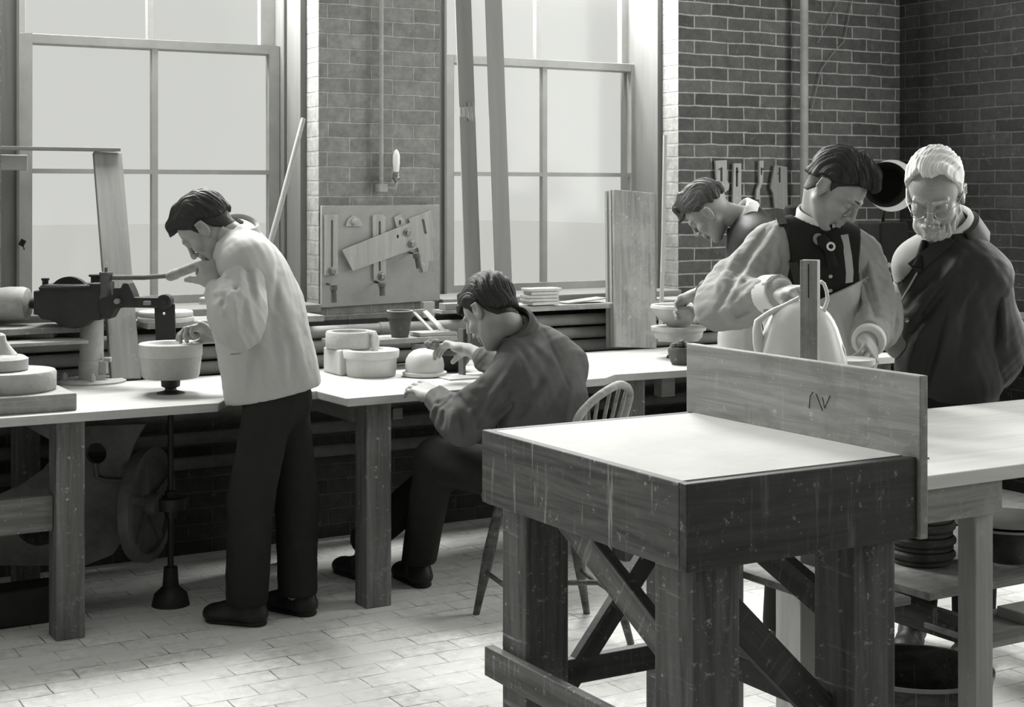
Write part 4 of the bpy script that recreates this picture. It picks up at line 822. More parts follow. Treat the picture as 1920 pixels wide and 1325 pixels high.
# ================================================================ figures: smooth distance fields turned into meshes
def A3(v): return np.array([v[0], v[1], v[2]], dtype=np.float32)
def nrmz(v): v = A3(v); return v/np.linalg.norm(v)
def comb(cur, d, k, op):
    if op == 'u':
        if k > 0: hh = np.clip(.5+.5*(cur-d)/k, 0, 1); return cur*(1-hh)+d*hh-k*hh*(1-hh)
        return np.minimum(cur, d)
    if op == 's':
        if k > 0: hh = np.clip(.5-.5*(cur+d)/k, 0, 1); return cur*(1-hh)+(-d)*hh+k*hh*(1-hh)
        return np.maximum(cur, -d)
    if op == 'i':
        if k > 0: hh = np.clip(.5-.5*(cur-d)/k, 0, 1); return cur*(1-hh)+d*hh+k*hh*(1-hh)
        return np.maximum(cur, d)
    return cur+d
class Field:
    """list of primitives; each: (fn, lo, hi, k, op)"""
    def __init__(s): s.p = []
    def _add(s, fn, lo, hi, k, op): s.p.append((fn, np.array(lo, np.float32), np.array(hi, np.float32), k, op)); return s
    def cap(s, a, ra, b, rb, k=.02, op='u'):
        a = A3(a); b = A3(b); ab = b-a; L2 = float(ab@ab)+1e-9
        def fn(P):
            t = np.clip(((P-a)@ab)/L2, 0, 1); return np.linalg.norm(P-(a+t[..., None]*ab), axis=-1)-(ra+(rb-ra)*t)
        R = max(ra, rb); return s._add(fn, np.minimum(a, b)-R, np.maximum(a, b)+R, k, op)
    def fcap(s, a, ra, b, rb, side, ratio, k=.02, op='u'):
        """capsule flattened along 'side' by ratio"""
        a = A3(a); b = A3(b); sd = nrmz(side)
        f = 1/ratio-1; b2 = b+sd*((b-a)@sd)*f; ab = b2-a; L2 = float(ab@ab)+1e-9
        def fn(P):
            Q = P-a; Q = Q+((Q@sd)*f)[..., None]*sd
            t = np.clip((Q@ab)/L2, 0, 1); return (np.linalg.norm(Q-t[..., None]*ab, axis=-1)-(ra+(rb-ra)*t))*(.5+.5*ratio)
        R = max(ra, rb); return s._add(fn, np.minimum(a, b)-R, np.maximum(a, b)+R, k, op)
    def ell(s, c, r, R=None, k=.02, op='u'):
        c = A3(c); r = np.array(r, np.float32); Rm = np.eye(3, dtype=np.float32) if R is None else np.array(R, dtype=np.float32)   # columns = axes
        def fn(P):
            q = (P-c)@Rm; k0 = np.linalg.norm(q/r, axis=-1); k1 = np.linalg.norm(q/(r*r), axis=-1)+1e-9; return k0*(k0-1)/k1
        e = np.sqrt(((Rm*r)**2).sum(axis=1)); return s._add(fn, c-e, c+e, k, op)
    def plane(s, c, n, k=.0, op='i'):
        """intersect with half space n.(p-c)<0"""
        c = A3(c); n = nrmz(n); return s._add(lambda P: (P-c)@n, [-1e3]*3, [1e3]*3, k, op)
    def fn(s, f, k=.0, op='i'): return s._add(f, [-1e3]*3, [1e3]*3, k, op)
    def crease(s, pts, w=.012, A=.006, aniso=None):
        """soft ridge (A>0) or valley (A<0) of cloth along a polyline; aniso: direction across the cloth in which distance counts less"""
        pts = [A3(p) for p in pts]; n = len(pts)-1; an = None if aniso is None else nrmz(aniso)
        def fn(P):
            best = None
            for i in range(n):
                a, b = pts[i], pts[i+1]; ab = b-a; t = np.clip(((P-a)@ab)/(float(ab@ab)+1e-9), 0, 1); q = P-(a+t[..., None]*ab)
                d2 = (q*q).sum(-1)
                if an is not None: d2 = d2-.88*(q@an)**2
                tt = (i+t)/n
                if best is None: best, bt = d2, tt
                else: m = d2 < best; best = np.where(m, d2, best); bt = np.where(m, tt, bt)
            return -A*np.exp(-best/(w*w))*(.25+.75*np.sin(np.pi*(.08+.84*bt)))
        m = 2.6*w+(.03 if an is not None else 0)
        return s._add(fn, np.min(pts, axis=0)-m, np.max(pts, axis=0)+m, 0, 'd')
    def pix(s, lst, Da=4.4, Db=6.8, gain=1.0):
        """ridges (A>0) and valleys (A<0) of cloth, given by their ends as seen from the front"""
        out = []
        for q in lst:
            hs = [s.hit(q[0]+(q[2]-q[0])*k/5, q[1]+(q[3]-q[1])*k/5, Da, Db, 0) for k in range(6)]
            if max((hs[k+1]-hs[k]).length for k in range(5)) < .12: out.append((hs, q))
        for hs, q in out: s.crease(hs, (q[4] if len(q) > 4 else .013)*.85, (q[5] if len(q) > 5 else .006)*gain*1.7, aniso=(hs[2].x, hs[2].y, hs[2].z-CAMH))
    def arm(s, a, b, c, r, seed=0, n=10, A=.006):
        """creases running out of the crook of a bent elbow and round the forearm"""
        rnd = random.Random(seed); a, b, c = A3(a), A3(b), A3(c); m = nrmz((a+c)/2-b); sd = nrmz(np.cross(a-b, c-b))
        def surf(o, dv):
            t = np.linspace(.01, .16, 80, dtype=np.float32); P = o+t[:, None]*dv; D = s.eval(P); return P[int(np.argmin(np.abs(D)))]
        for k in range(n):
            e = a if k % 2 else c; t = rnd.uniform(.3, .9); sg = 1 if k % 4 < 2 else -1; ph = rnd.uniform(-.2, 1.0)
            pts = []
            for q in np.linspace(0, 1, 5):
                o = b+(e-b)*(.12+t*q*.8); th = .6*(1-q)+(-ph)*q; pts.append(surf(o, sd*sg*math.cos(th)+m*math.sin(th)))
            s.crease(pts, rnd.uniform(.009, .014), 1.5*A*rnd.choice((1, 1, -1.2)))
        for k in range(5):
            o = b+(c-b)*(.45+.11*k); ph = rnd.uniform(0, 6); s.crease([surf(o+(c-b)*.05*q, sd*math.cos(ph+q)+m*math.sin(ph+q)) for q in (0, .6, 1.2, 1.8)], .009, A*.9)
    def disp(s, f): return s._add(f, [-1e3]*3, [1e3]*3, 0, 'd')
    def bounds(s, m=.02):
        lo = np.min([p[1] for p in s.p if p[4] == 'u'], axis=0)-m; hi = np.max([p[2] for p in s.p if p[4] == 'u'], axis=0)+m; return lo, hi
    def eval(s, P):
        D = np.full(P.shape[:-1], .5, np.float32)
        for fn, l, u, k, op in s.p:
            if op != 'd': D = comb(D, fn(P), k, op)
        return D
    def hit(s, x, y, Da=4.4, Db=5.6, off=.004):
        """first point of the surface seen through picture point x, y, lifted by off"""
        t = np.linspace(Da, Db, 600, dtype=np.float32); dv = np.array([(x-960)/FPX, 1, -(y-HY)/FPX], np.float32)
        P = np.array([0, 0, CAMH], np.float32)+t[:, None]*dv; D = s.eval(P)
        i = int(np.argmax(D < 0)) if (D < 0).any() else int(np.argmin(D))
        return Vector([float(q) for q in P[i]-off*dv])
    def mesh(s, h, lo=None, hi=None):
        b0, b1 = s.bounds(.03)
        lo = b0 if lo is None else np.array(lo, np.float32); hi = b1 if hi is None else np.array(hi, np.float32)
        n = np.ceil((hi-lo)/h).astype(int)+1
        ax = [lo[i]+h*np.arange(n[i], dtype=np.float32) for i in range(3)]
        D = np.full(n, .5, np.float32)
        for fn, l, u, k, op in s.p:
            pad = .05+k
            i0 = [max(0, int((l[i]-pad-lo[i])/h)) if l[i] > -900 else 0 for i in range(3)]
            i1 = [min(n[i], int((u[i]+pad-lo[i])/h)+2) if u[i] < 900 else n[i] for i in range(3)]
            if any(i1[i] <= i0[i] for i in range(3)): continue
            sl = tuple(slice(i0[i], i1[i]) for i in range(3))
            G = np.stack(np.meshgrid(ax[0][sl[0]], ax[1][sl[1]], ax[2][sl[2]], indexing='ij'), axis=-1)
            D[sl] = comb(D[sl], fn(G).astype(np.float32), k, op)
        D[0], D[-1], D[:, 0], D[:, -1], D[:, :, 0], D[:, :, -1] = .5, .5, .5, .5, .5, .5
        return nets(D, lo, h)
def nets(D, lo, h):
    n = D.shape; S_ = D < 0
    c = sum(S_[i:n[0]-1+i, j:n[1]-1+j, k:n[2]-1+k].astype(np.int8) for i in (0, 1) for j in (0, 1) for k in (0, 1))
    act = (c > 0) & (c < 8); idx = np.argwhere(act)
    vid = np.full(act.shape, -1, np.int64); vid[act] = np.arange(len(idx))
    acc = np.zeros((len(idx), 3), np.float32); cnt = np.zeros(len(idx), np.float32)
    cor = [(0,0,0),(1,0,0),(0,1,0),(1,1,0),(0,0,1),(1,0,1),(0,1,1),(1,1,1)]
    val = {q: D[idx[:, 0]+q[0], idx[:, 1]+q[1], idx[:, 2]+q[2]] for q in cor}
    for a in cor:
        for axx in range(3):
            if a[axx] == 0:
                b = list(a); b[axx] = 1; b = tuple(b); va, vb = val[a], val[b]; m = (va < 0) != (vb < 0)
                t = np.where(m, va/(va-vb+1e-12), 0); p = np.tile(np.array(a, np.float32), (len(idx), 1)); p[:, axx] = t
                acc[m] += p[m]; cnt[m] += 1
    V = lo+h*(idx+acc/cnt[:, None])
    F = []
    for axx in range(3):
        o1, o2 = [(1, 2), (2, 0), (0, 1)][axx]
        sa = [slice(1, None)]*3; 
        A = np.moveaxis(S_, axx, 0)
        diff = A[:-1] != A[1:]; diff = np.moveaxis(diff, 0, axx)
        e = np.argwhere(diff)
        ok = (e[:, o1] > 0) & (e[:, o2] > 0) & (e[:, o1] < n[o1]-1) & (e[:, o2] < n[o2]-1); e = e[ok]
        def g(d1, d2): q = e.copy(); q[:, o1] -= d1; q[:, o2] -= d2; return vid[q[:, 0], q[:, 1], q[:, 2]]
        quad = np.stack([g(1, 1), g(0, 1), g(0, 0), g(1, 0)], axis=1)
        flip = ~S_[e[:, 0], e[:, 1], e[:, 2]]; quad[flip] = quad[flip][:, ::-1]; F.append(quad)
    return V, np.concatenate(F)
def obj_from(name, parts, m, parent, axis=None, smooth_it=0, label=None):
    """one mesh object out of [(V,F),...] in world coordinates"""
    V = np.concatenate([p[0] for p in parts]); off = 0; Fs = []
    for v, f in parts: Fs.append(f+off); off += len(v)
    F = np.concatenate(Fs)
    lo = V.min(0); hi = V.max(0); org = Vector(((lo[0]+hi[0])/2, (lo[1]+hi[1])/2, lo[2]))
    Mx = Matrix.Translation(org) @ frame_from(axis).to_4x4(); inv = np.array(Mx.inverted())
    Vl = V@inv[:3, :3].T+inv[:3, 3]
    me = bpy.data.meshes.new(name); me.vertices.add(len(Vl)); me.vertices.foreach_set('co', Vl.astype(np.float32).ravel())
    me.loops.add(len(F)*4); me.loops.foreach_set('vertex_index', F.astype(np.int32).ravel())
    me.polygons.add(len(F)); me.polygons.foreach_set('loop_start', np.arange(0, len(F)*4, 4, dtype=np.int32))
    try: me.polygons.foreach_set('loop_total', np.full(len(F), 4, np.int32))
    except Exception: pass
    me.polygons.foreach_set('use_smooth', np.ones(len(F), bool)); me.update(calc_edges=True); me.validate()
    me.materials.append(m)
    o = bpy.data.objects.new(name, me); link(o, name, parent, Mx)
    if smooth_it:
        sm = o.modifiers.new('smooth', 'SMOOTH'); sm.iterations = smooth_it; sm.factor = .5
    if label: o['label'] = label
    return o
def folds(specs, mask=None):
    """cloth folds: specs (wave vector, amplitude, phase, warp)"""
    sp = [(A3(k)*(2.4 if np.linalg.norm(k) < 70 else 1), a, ph, wv*1.5) for k, a, ph, wv in specs]
    def f(P):
        x, y, z = P[..., 0], P[..., 1], P[..., 2]; r = 0
        for k, a, ph, wv in sp:
            s = P@k+ph+wv*(np.sin(9*x+5*z+ph)+.7*np.sin(13*y-7*z+2*ph)+.5*np.sin(17*z+6*x))
            q = np.sin(s); env = .55+.45*np.sin(6*z+8*x+ph*3)*np.sin(7*y+5*z+ph)
            r = r+.55*a*env*(.5*q+.5*(1-2*np.abs(q))*.8)
        if mask is not None: r = r*mask(P)
        return r
    return f
def near_mask(pts, rad):
    pts = [A3(p) for p in pts]
    def f(P):
        m = 0
        for p in pts: m = np.maximum(m, np.exp(-(((P-p)**2).sum(-1))/(rad*rad)))
        return m
    return f
class HF:
    """head frame"""
    def __init__(s, o, f, up, sc=1.0):
        s.o = A3(o); s.f = nrmz(f); u = A3(up); u = u-s.f*(u@s.f); s.u = u/np.linalg.norm(u); s.l = np.cross(s.u, s.f); s.sc = sc
        s.R = np.stack([s.f, s.l, s.u], axis=1)
    def __call__(s, x, y, z): return s.o+(s.f*x+s.l*y+s.u*z)*s.sc
    def loc(s, P): return ((P-s.o)@s.R)/s.sc
def head_prims(F, H, sc, neck, age=0, jaw=1.0):
    r = lambda *a: tuple(q*sc for q in a)
    F.ell(H(-.012, 0, .040), r(.096, .076, .084), H.R, k=.0)
    F.ell(H(.030, 0, .030), r(.062, .064, .066), H.R, k=.02*sc)
    F.ell(H(.030, 0, -.040), r(.054, .056*jaw, .066), H.R, k=.025*sc)
    F.cap(H(.0, .050, -.045), .020*sc, H(.058, .020, -.094), .017*sc, k=.03*sc)
    F.cap(H(.0, -.050, -.045), .020*sc, H(.058, -.020, -.094), .017*sc, k=.03*sc)
    F.cap(H(.068, .008, -.098), .016*sc, H(.068, -.008, -.098), .016*sc, k=.02*sc)
    for y in (1, -1):
        F.ell(H(.060, y*.040, -.022), r(.026, .022, .022), H.R, k=.018*sc)                 # cheeks
        F.ell(H(.096, y*.033, .008), r(.016, .020, .013), H.R, k=.014*sc, op='s')            # sockets
    F.cap(H(.083, .045, .026), .0085*sc, H(.094, .008, .026), .009*sc, k=.012*sc); F.cap(H(.083, -.045, .026), .0085*sc, H(.094, -.008, .026), .009*sc, k=.012*sc)
    for y in (1, -1):
        F.ell(H(.077, y*.032, .006), r(.0135, .0145, .0125), H.R, k=.003*sc)                # eyes, lids lowered
        F.cap(H(.086, y*.021, -.0005), .0035*sc, H(.082, y*.042, -.0015), .0035*sc, k=.003*sc)
    F.cap(H(.092, 0, .020), .0085*sc, H(.110, 0, -.018), .0095*sc, k=.012*sc)               # nose
    F.ell(H(.113, 0, -.027), r(.011, .011, .010), H.R, k=.008*sc)
    for y in (1, -1): F.ell(H(.102, y*.013, -.031), r(.010, .007, .008), H.R, k=.006*sc)
    for y in (1, -1): F.ell(H(.107, y*.0065, -.040), r(.005, .0035, .004), H.R, k=.003*sc, op='s')
    F.ell(H(.088, 0, -.050), r(.014, .022, .016), H.R, k=.012*sc)
    F.cap(H(.093, .014, -.0585), .0055*sc, H(.093, -.014, -.0585), .0055*sc, k=.006*sc); F.cap(H(.098, .004, -.058), .0048*sc, H(.098, -.004, -.058), .0048*sc, k=.005*sc)
    F.cap(H(.093, .011, -.0705), .0062*sc, H(.093, -.011, -.0705), .0062*sc, k=.006*sc)
    F.cap(H(.101, .018, -.0645), .0022*sc, H(.101, -.018, -.0645), .0022*sc, k=.003*sc, op='s')
    F.ell(H(.084, 0, -.083), r(.012, .022, .006), H.R, k=.01*sc, op='s')
    for y in (1, -1):                                                                       # ears
        F.ell(H(-.006, y*.077, -.002), r(.019, .009, .031), H.R, k=.008*sc)
        F.ell(H(-.004, y*.087, .003), r(.011, .006, .019), H.R, k=.004*sc, op='s')
        F.cap(H(-.022, y*.085, .018), .0045*sc, H(-.020, y*.085, -.010), .004*sc, k=.004*sc); F.cap(H(-.020, y*.085, .020), .0045*sc, H(.004, y*.082, .027), .004*sc, k=.004*sc)
        F.ell(H(.000, y*.079, -.029), r(.007, .005, .008), H.R, k=.004*sc)
    F.cap(H(-.032, 0, -.035), .047*sc, neck, .053*sc, k=.022*sc)
    if age:
        for z in (.045, .056, .067): F.cap(H(.098-.0012*(z*1000-45)*.5, .03, z), .0016, H(.098-.0012*(z*1000-45)*.5, -.03, z), .0016, k=.004, op='s')
def hair_obj(H, sc, parent, m, line, th=.010, top=.012, strand=.0022, tuft=None, h=.0026, side_lo=-.02, label=None, back=.0, seed=0.0, dirv=None, recess=0.0, fade=False, neckp=None):
    F = Field(); r = lambda *a: tuple(q*sc for q in a)
    F.ell(H(-.012, 0, .040+top*.4), r(.096+th, .076+th*.8, .084+top), H.R)
    F.ell(H(.026, 0, .036+top*.5), r(.066+th*.6, .066+th*.6, .064+top), H.R, k=.02*sc)
    F.ell(H(-.03, 0, -.01), r(.070+th*.5, .066+th*.3, .075), H.R, k=.02*sc)
    if tuft:
        for a, ra, b, rb in tuft: F.cap(H(*a), ra*sc, H(*b), rb*sc, k=.022*sc)
    xs = np.array([q[0] for q in line]); zs = np.array([q[1] for q in line])
    def cut(P):
        q = H.loc(P); x = q[..., 0]; z = q[..., 2]; y = q[..., 1]
        lim = np.interp(x, xs, zs)+recess*np.exp(-((np.abs(y)-.035)/.016)**2)*(x > .03)
        return (lim-z)*.75*sc
    F.fn(cut, k=.006*sc, op='i')
    dv = np.array(dirv if dirv is not None else (0, 1, 0), np.float32)
    def st(P):
        q = H.loc(P); x, y, z = q[..., 0], q[..., 1], q[..., 2]; s = q@dv
        w1 = 2.2*np.sin(28*x+19*z+seed)+1.4*np.sin(41*z-23*x+seed)
        return -strand*sc*(.45*np.sin(s*980+2.5*w1)+.5*np.sin(s*560+1.9*w1+1)+.5*np.sin(s*260+1.7*w1+2+seed)+.7*np.sin(95*x+60*s+w1+seed))
    F.disp(st)
    parts = [F.mesh(h)]
    if fade:
        G = Field(); t2 = .0028
        G.ell(H(-.012, 0, .040), r(.096+t2, .076+t2, .084+t2), H.R); G.ell(H(.030, 0, .030), r(.062+t2, .064+t2, .066+t2), H.R, k=.02*sc)
        G.cap(H(-.032, 0, -.035), (.047+t2)*sc, lerp(H(-.032, 0, -.035), neckp, .45), (.049+t2)*sc, k=.022*sc)
        def cut2(P):
            q = H.loc(P); x = q[..., 0]; z = q[..., 2]; lim = np.interp(x, [-.2, -.09, -.05, -.028, -.02, .0, .02, .03, .2], [-.055, -.06, -.05, -.02, .022, .028, .0, .03, .2])
            return (lim-z)*.8*sc
        G.fn(cut2, k=.004); parts.append(G.mesh(.003))
    return obj_from('hair', parts, m, parent, label=label)
def brow_obj(H, sc, parent, m):
    F = Field()
    for y in (1, -1): F.cap(H(.088, y*.043, .029), .0035*sc, H(.099, y*.014, .029), .0042*sc, k=0)
    V, Fc = F.mesh(.002); return obj_from('eyebrows', [(V, Fc)], m, parent)
def hand(F, wrist, d, pn, side, curl=(.5, .55, .6, .65), thumb=(.5, .35), spread=.06, sc=1.07, fore=None):
    """wrist point, d direction of the palm, pn palm normal (the side the fingers close towards), side +1: thumb towards d x pn, -1: opposite"""
    wv = A3(wrist); d = nrmz(d); pn = A3(pn); pn = pn-d*(pn@d); pn = pn/np.linalg.norm(pn); tv = np.cross(d, pn)*side
    L = lambda a, b, c: wv+(d*a+tv*b+pn*c)*sc
    if fore is not None: F.fcap(fore[0], fore[1], L(.0, 0, 0), .0255*sc, pn, .82, k=.02)
    F.fcap(L(.0, 0, 0), .025*sc, L(.030, 0, 0), .031*sc, pn, .55, k=.02*sc)
    for b in (.026, .009, -.009, -.025): F.fcap(L(.025, b*.6, 0), .016*sc, L(.082, b, -.002), .0125*sc, pn, .8, k=.012*sc)
    F.cap(L(.022, .022, .008), .016*sc, L(.050, .030, .010), .014*sc, k=.014*sc)
    F.ell(L(.035, -.024, .008), (.024*sc, .015*sc, .013*sc), np.stack([d, tv, pn], 1), k=.012*sc)
    lens = ((.044, .026, .020), (.048, .030, .021), (.045, .028, .021), (.035, .021, .018)); rad = (.0092, .0096, .0090, .0080)
    for i, b in enumerate((.027, .009, -.009, -.026)):
        p = L(.082 if i < 3 else .076, b, -.002); ang = curl[i]*.9; sp = spread*(1.5-i)
        dd = d*math.cos(sp)+tv*math.sin(sp); c = curl[i]; a = c*.75
        for j, ln in enumerate(lens[i]):
            dirj = dd*math.cos(a)+pn*math.sin(a); q = p+dirj*ln*sc; r0 = rad[i]*(1-.09*j)*sc; r1 = rad[i]*(1-.09*(j+1))*sc
            F.cap(p, r0*1.04, q, r1, k=.0035*sc); 
            p = q; a += c*(1.05 if j == 0 else .75)
    a0, b0 = thumb
    t0 = L(.022, .024, .008); dirt = nrmz(d*math.cos(a0)+tv*math.sin(a0)+pn*b0); p = t0+dirt*.042*sc; F.cap(t0, .0145*sc, p, .0112*sc, k=.012*sc)
    d2 = nrmz(dirt+pn*.35+d*.25); q = p+d2*.031*sc; F.cap(p, .0112*sc, q, .0102*sc, k=.004*sc); d3 = nrmz(d2+pn*.4+d*.1); F.cap(q, .0100*sc, q+d3*.024*sc, .0082*sc, k=.004*sc)
def lerp(a, b, t): return A3(a)*(1-t)+A3(b)*t
def shoe(parent, heel, toe, m, w_=.047, up_ankle=None):
    F = Field(); h_ = A3(heel); t_ = A3(toe); h_[2] = .0; t_[2] = .0; d = nrmz(t_-h_); z = np.array([0, 0, 1], np.float32); s = np.cross(z, d)
    L = float(np.linalg.norm(t_-h_))
    F.fcap(h_+d*.04+z*.035, .040, t_-d*.05+z*.028, w_, z, .62, k=.02)
    F.ell(t_-d*.055+z*.032, (.055, w_, .032), np.stack([d, s, z], 1), k=.02)
    F.ell(h_+d*.045+z*.045, (.048, .037, .050), np.stack([d, s, z], 1), k=.02)
    F.cap(h_+d*.055+z*.05, .036, h_+d*.06+z*.115, .038, k=.03)
    F.cap(h_+d*.09+z*.07, .030, h_+d*.15+z*.045, .030, k=.03)
    F.disp(folds([(d*180, .0012, .3, .5)]))
    F.plane(A3((0, 0, .004)), (0, 0, -1), k=.0); F.plane(h_+z*.145, (0, 0, 1))
    V, Fc = F.mesh(.005); o = obj_from('shoe', [(V, Fc)], m, parent)
    F = Field(); F.fcap(h_+d*.04+z*.008, .040, t_-d*.055+z*.008, w_+.002, z, .3); F.plane((0, 0, .001), (0, 0, -1)); F.plane((0, 0, .016), (0, 0, 1))
    F.ell(h_+d*.04+z*.012, (.042, .037, .018), np.stack([d, s, z], 1), k=.005)
    V, Fc = F.mesh(.005); obj_from('sole', [(V, Fc)], M['soleleather'], o)
    return o
def buttons(parent, pts, n, r, m, name='button'):
    for p in pts:
        mb = MB(); p = Vector(p); q = Vector(n).normalized(); mb.lathe(p, p+q*.004, [(0, r), (.6, r), (1, r*.6)], 14); mb.build(name, m, parent)
def collar_mesh(name, c, up, front, r, hgt, drop, m, parent, open_=.35, pt=.03, th=.003, squash=1.0, out=.016):
    """turned-down collar: band rising round the neck and a fall folded over it, pointed at the front"""
    c = Vector(c)+Vector(up).normalized()*.022; up = Vector(up).normalized(); f = Vector(front); f = (f-up*f.dot(up)).normalized(); s_ = up.cross(f); n = 44; vs = []; fs = []
    for i in range(n+1):
        a = open_+(2*math.pi-2*open_)*i/n; dv = f*math.cos(a)+s_*math.sin(a)*squash; e = min(i, n-i)/n; p = math.exp(-(e/.10)**2)
        h_ = hgt*(1-.55*math.exp(-(e/.22)**2)); wv = .0015*math.sin(i*1.3)
        rows = [c+dv*(r+.001)-up*.012, c+dv*(r+.002)+up*h_*.95, c+dv*(r+.005)+up*(h_+.002), c+dv*(r+.008+out*.35)+up*(h_*.85), c+dv*(r+.006+out+wv)-up*(drop+pt*p-h_*.2)-f*0+s_*(0), ]
        vs += rows
    k = 5
    for i in range(n):
        for j in range(k-1): fs.append((i*k+j, i*k+j+1, (i+1)*k+j+1, (i+1)*k+j))
    mb = MB(); mb.add(vs, fs, True); o = mb.build(name, m, parent)
    sd_ = o.modifiers.new('thickness', 'SOLIDIFY'); sd_.thickness = th; sd_.offset = 0
    return o
M['skin'] = mat('skin', .31, .5, v2=.26, scale=1.5, bump=.12, spec=.35)
M['skin_old'] = mat('aged_skin', .34, .5, v2=.28, scale=2, bump=.3, spec=.35)
M['hair_dark'] = mat('dark_hair', .022, .62, v2=.018, bump=.5, spec=.3)
M['hair_brown'] = mat('brown_hair', .075, .6, v2=.04, bump=.5, spec=.3)
M['hair_white'] = mat('white_hair', .74, .7, v2=.6, bump=.2)
M['jacket_white'] = mat('white_cotton', .46, .9, kind='cloth', v2=.40, bump=.25, spec=.1)
M['denim'] = mat('worn_work_cloth', .11, .85, kind='cloth', v2=.07, bump=.3, spec=.15)
M['darkcloth'] = mat('dark_wool', .025, .9, kind='cloth', v2=.016, bump=.3, spec=.1)
M['trousers'] = mat('dark_trousers', .028, .9, kind='cloth', v2=.018, bump=.3, spec=.1)
M['coat'] = mat('dark_work_coat', .034, .6, kind='cloth', v2=.022, bump=.3, spec=.3)
M['shirt_stripe'] = mat('striped_shirt', .36, .85, kind='cloth', v2=.24, scale=1.0, bump=.3, spec=.1)
M['apron'] = mat('light_apron', .50, .9, kind='cloth', v2=.36, bump=.3, spec=.1)
M['collar'] = mat('starched_collar', .66, .8, kind='cloth', v2=.6, bump=.1, spec=.1)
M['shoe'] = mat('dark_shoe', .022, .5, v2=.015, bump=.3)
M['soleleather'] = mat('sole', .02, .8, v2=.015)
M['sponge'] = mat('sponge', .22, .95, v2=.12, scale=3, bump=.9)
M['steel'] = mat('steel_rim', .5, .3, v2=.4, metal=.8, bump=0)
# ================================================================ people
FS = 2.4
def tri(a, b, c): return np.cross(A3(b)-A3(a), A3(c)-A3(a))
def torso(F, neck, pelvis, shL, shR, infl=0.0, chest=(.165, .115), waist=(.145, .10), hip=(.165, .115), k=.06, lean=None):
    """smooth trunk between shoulder line and pelvis"""
    neck, pelvis, shL, shR = map(A3, (neck, pelvis, shL, shR)); up = nrmz(neck-pelvis); sd = shL-shR; sd = sd-up*(sd@up); sd = nrmz(sd); fw = np.cross(sd, up)
    R = np.stack([sd, fw, up], 1); L = float(np.linalg.norm(neck-pelvis)); mid = (shL+shR)/2
    F.ell(lerp(pelvis, mid, .72), (chest[0]+infl, chest[1]+infl, .20+infl), R, k=k)
    F.ell(lerp(pelvis, mid, .40), (waist[0]+infl, waist[1]+infl, .19+infl), R, k=k)
    F.ell(lerp(pelvis, mid, .05), (hip[0]+infl, hip[1]+infl, .14+infl), R, k=k)
    F.cap(lerp(shL, mid, .18), .062+infl, lerp(shR, mid, .18), .062+infl, k=.05)
    F.cap(shL, .060+infl, lerp(neck, mid, .2), .055+infl*.6, k=.05); F.cap(shR, .060+infl, lerp(neck, mid, .2), .055+infl*.6, k=.05)
    return R, fw, sd, up
def limb(F, a, b, c, r, infl=0.0, k=.04):
    F.cap(a, r[0]+infl, b, r[1]+infl, k=k); F.cap(b, r[1]+infl, c, r[2]+infl, k=k*.5)
def body(root, H, sc, neck, pelvis, shL, shR, arms, legs, hands, skin, age=0, jaw=1.0):
    parts = []
    F = Field(); head_prims(F, H, sc, neck, age, jaw); n_ = A3(neck)
    F.cap(n_, .045, lerp(shL, shR, .5), .055, k=.03)
    parts.append(F.mesh(.0030*sc))
    F = Field(); torso(F, neck, pelvis, shL, shR, -.012)
    for (a, b, c) in arms: limb(F, a, b, c, (.046, .038, .026))
    for lg in legs: limb(F, lg[0], lg[1], lg[2], (.080, .055, .040))
    parts.append(F.mesh(.013))
    for hd in hands:
        F = Field(); hand(F, **hd); parts.append(F.mesh(.0026))
    return obj_from('body', parts, skin, root)
def sleeve_obj(name, root, m, a, b, c, r, cuff=.032, fspec=(), h=.0055, axis=None, k=.05, bag=0.0, px=None, seed=0, amp=.0065):
    F = Field(); F.cap(a, r[0], b, r[1], k=k); F.cap(b, r[1], c, r[2], k=k)
    if bag: F.ell(lerp(a, b, .72)-A3((0, 0, 0)), (r[1]+bag,)*3, k=.05); F.ell(lerp(b, c, .3), (r[1]+bag*.8,)*3, k=.05)
    if px: F.pix(px, gain=1.15)
    F.arm(a, b, c, (r[1]+r[2])/2, seed=seed, A=amp)
    F.disp(folds(fspec)); e = nrmz(A3(c)-A3(b)); F.plane(A3(c), e)
    F.cap(A3(c)-e*.035, cuff, A3(c)-e*.006, cuff, k=.004)
    V, Fc = F.mesh(h); return obj_from(name, [(V, Fc)], m, root, axis=axis)
def strip(name, pts, wv, th, m, parent, axis=None, smooth=True):
    """ribbon through pts with half-width vectors wv (one per point or one)"""
    mb = MB(); pts = [Vector(p) for p in pts]; n = len(pts); wv = [Vector(wv)]*n if not isinstance(wv, list) else [Vector(q) for q in wv]
    vs = []; fs = []
    for i, p in enumerate(pts):
        t = (pts[min(i+1, n-1)]-pts[max(i-1, 0)]).normalized(); nn = t.cross(wv[i]).normalized()*th
        vs += [p-wv[i], p+wv[i], p+wv[i]+nn, p-wv[i]+nn]
    for i in range(n-1):
        a = 4*i; b = a+4
        for q in range(4): fs.append((a+q, a+(q+1) % 4, b+(q+1) % 4, b+q))
    fs += [(3, 2, 1, 0), (4*n-4, 4*n-3, 4*n-2, 4*n-1)]
    mb.add(vs, fs, smooth); return mb.build(name, m, parent, axis=axis)
def neck_band(F, H, neck, rad, hgt, th, k, f, l, u, open_=.0, flare=.012, drop=.02):
    pass

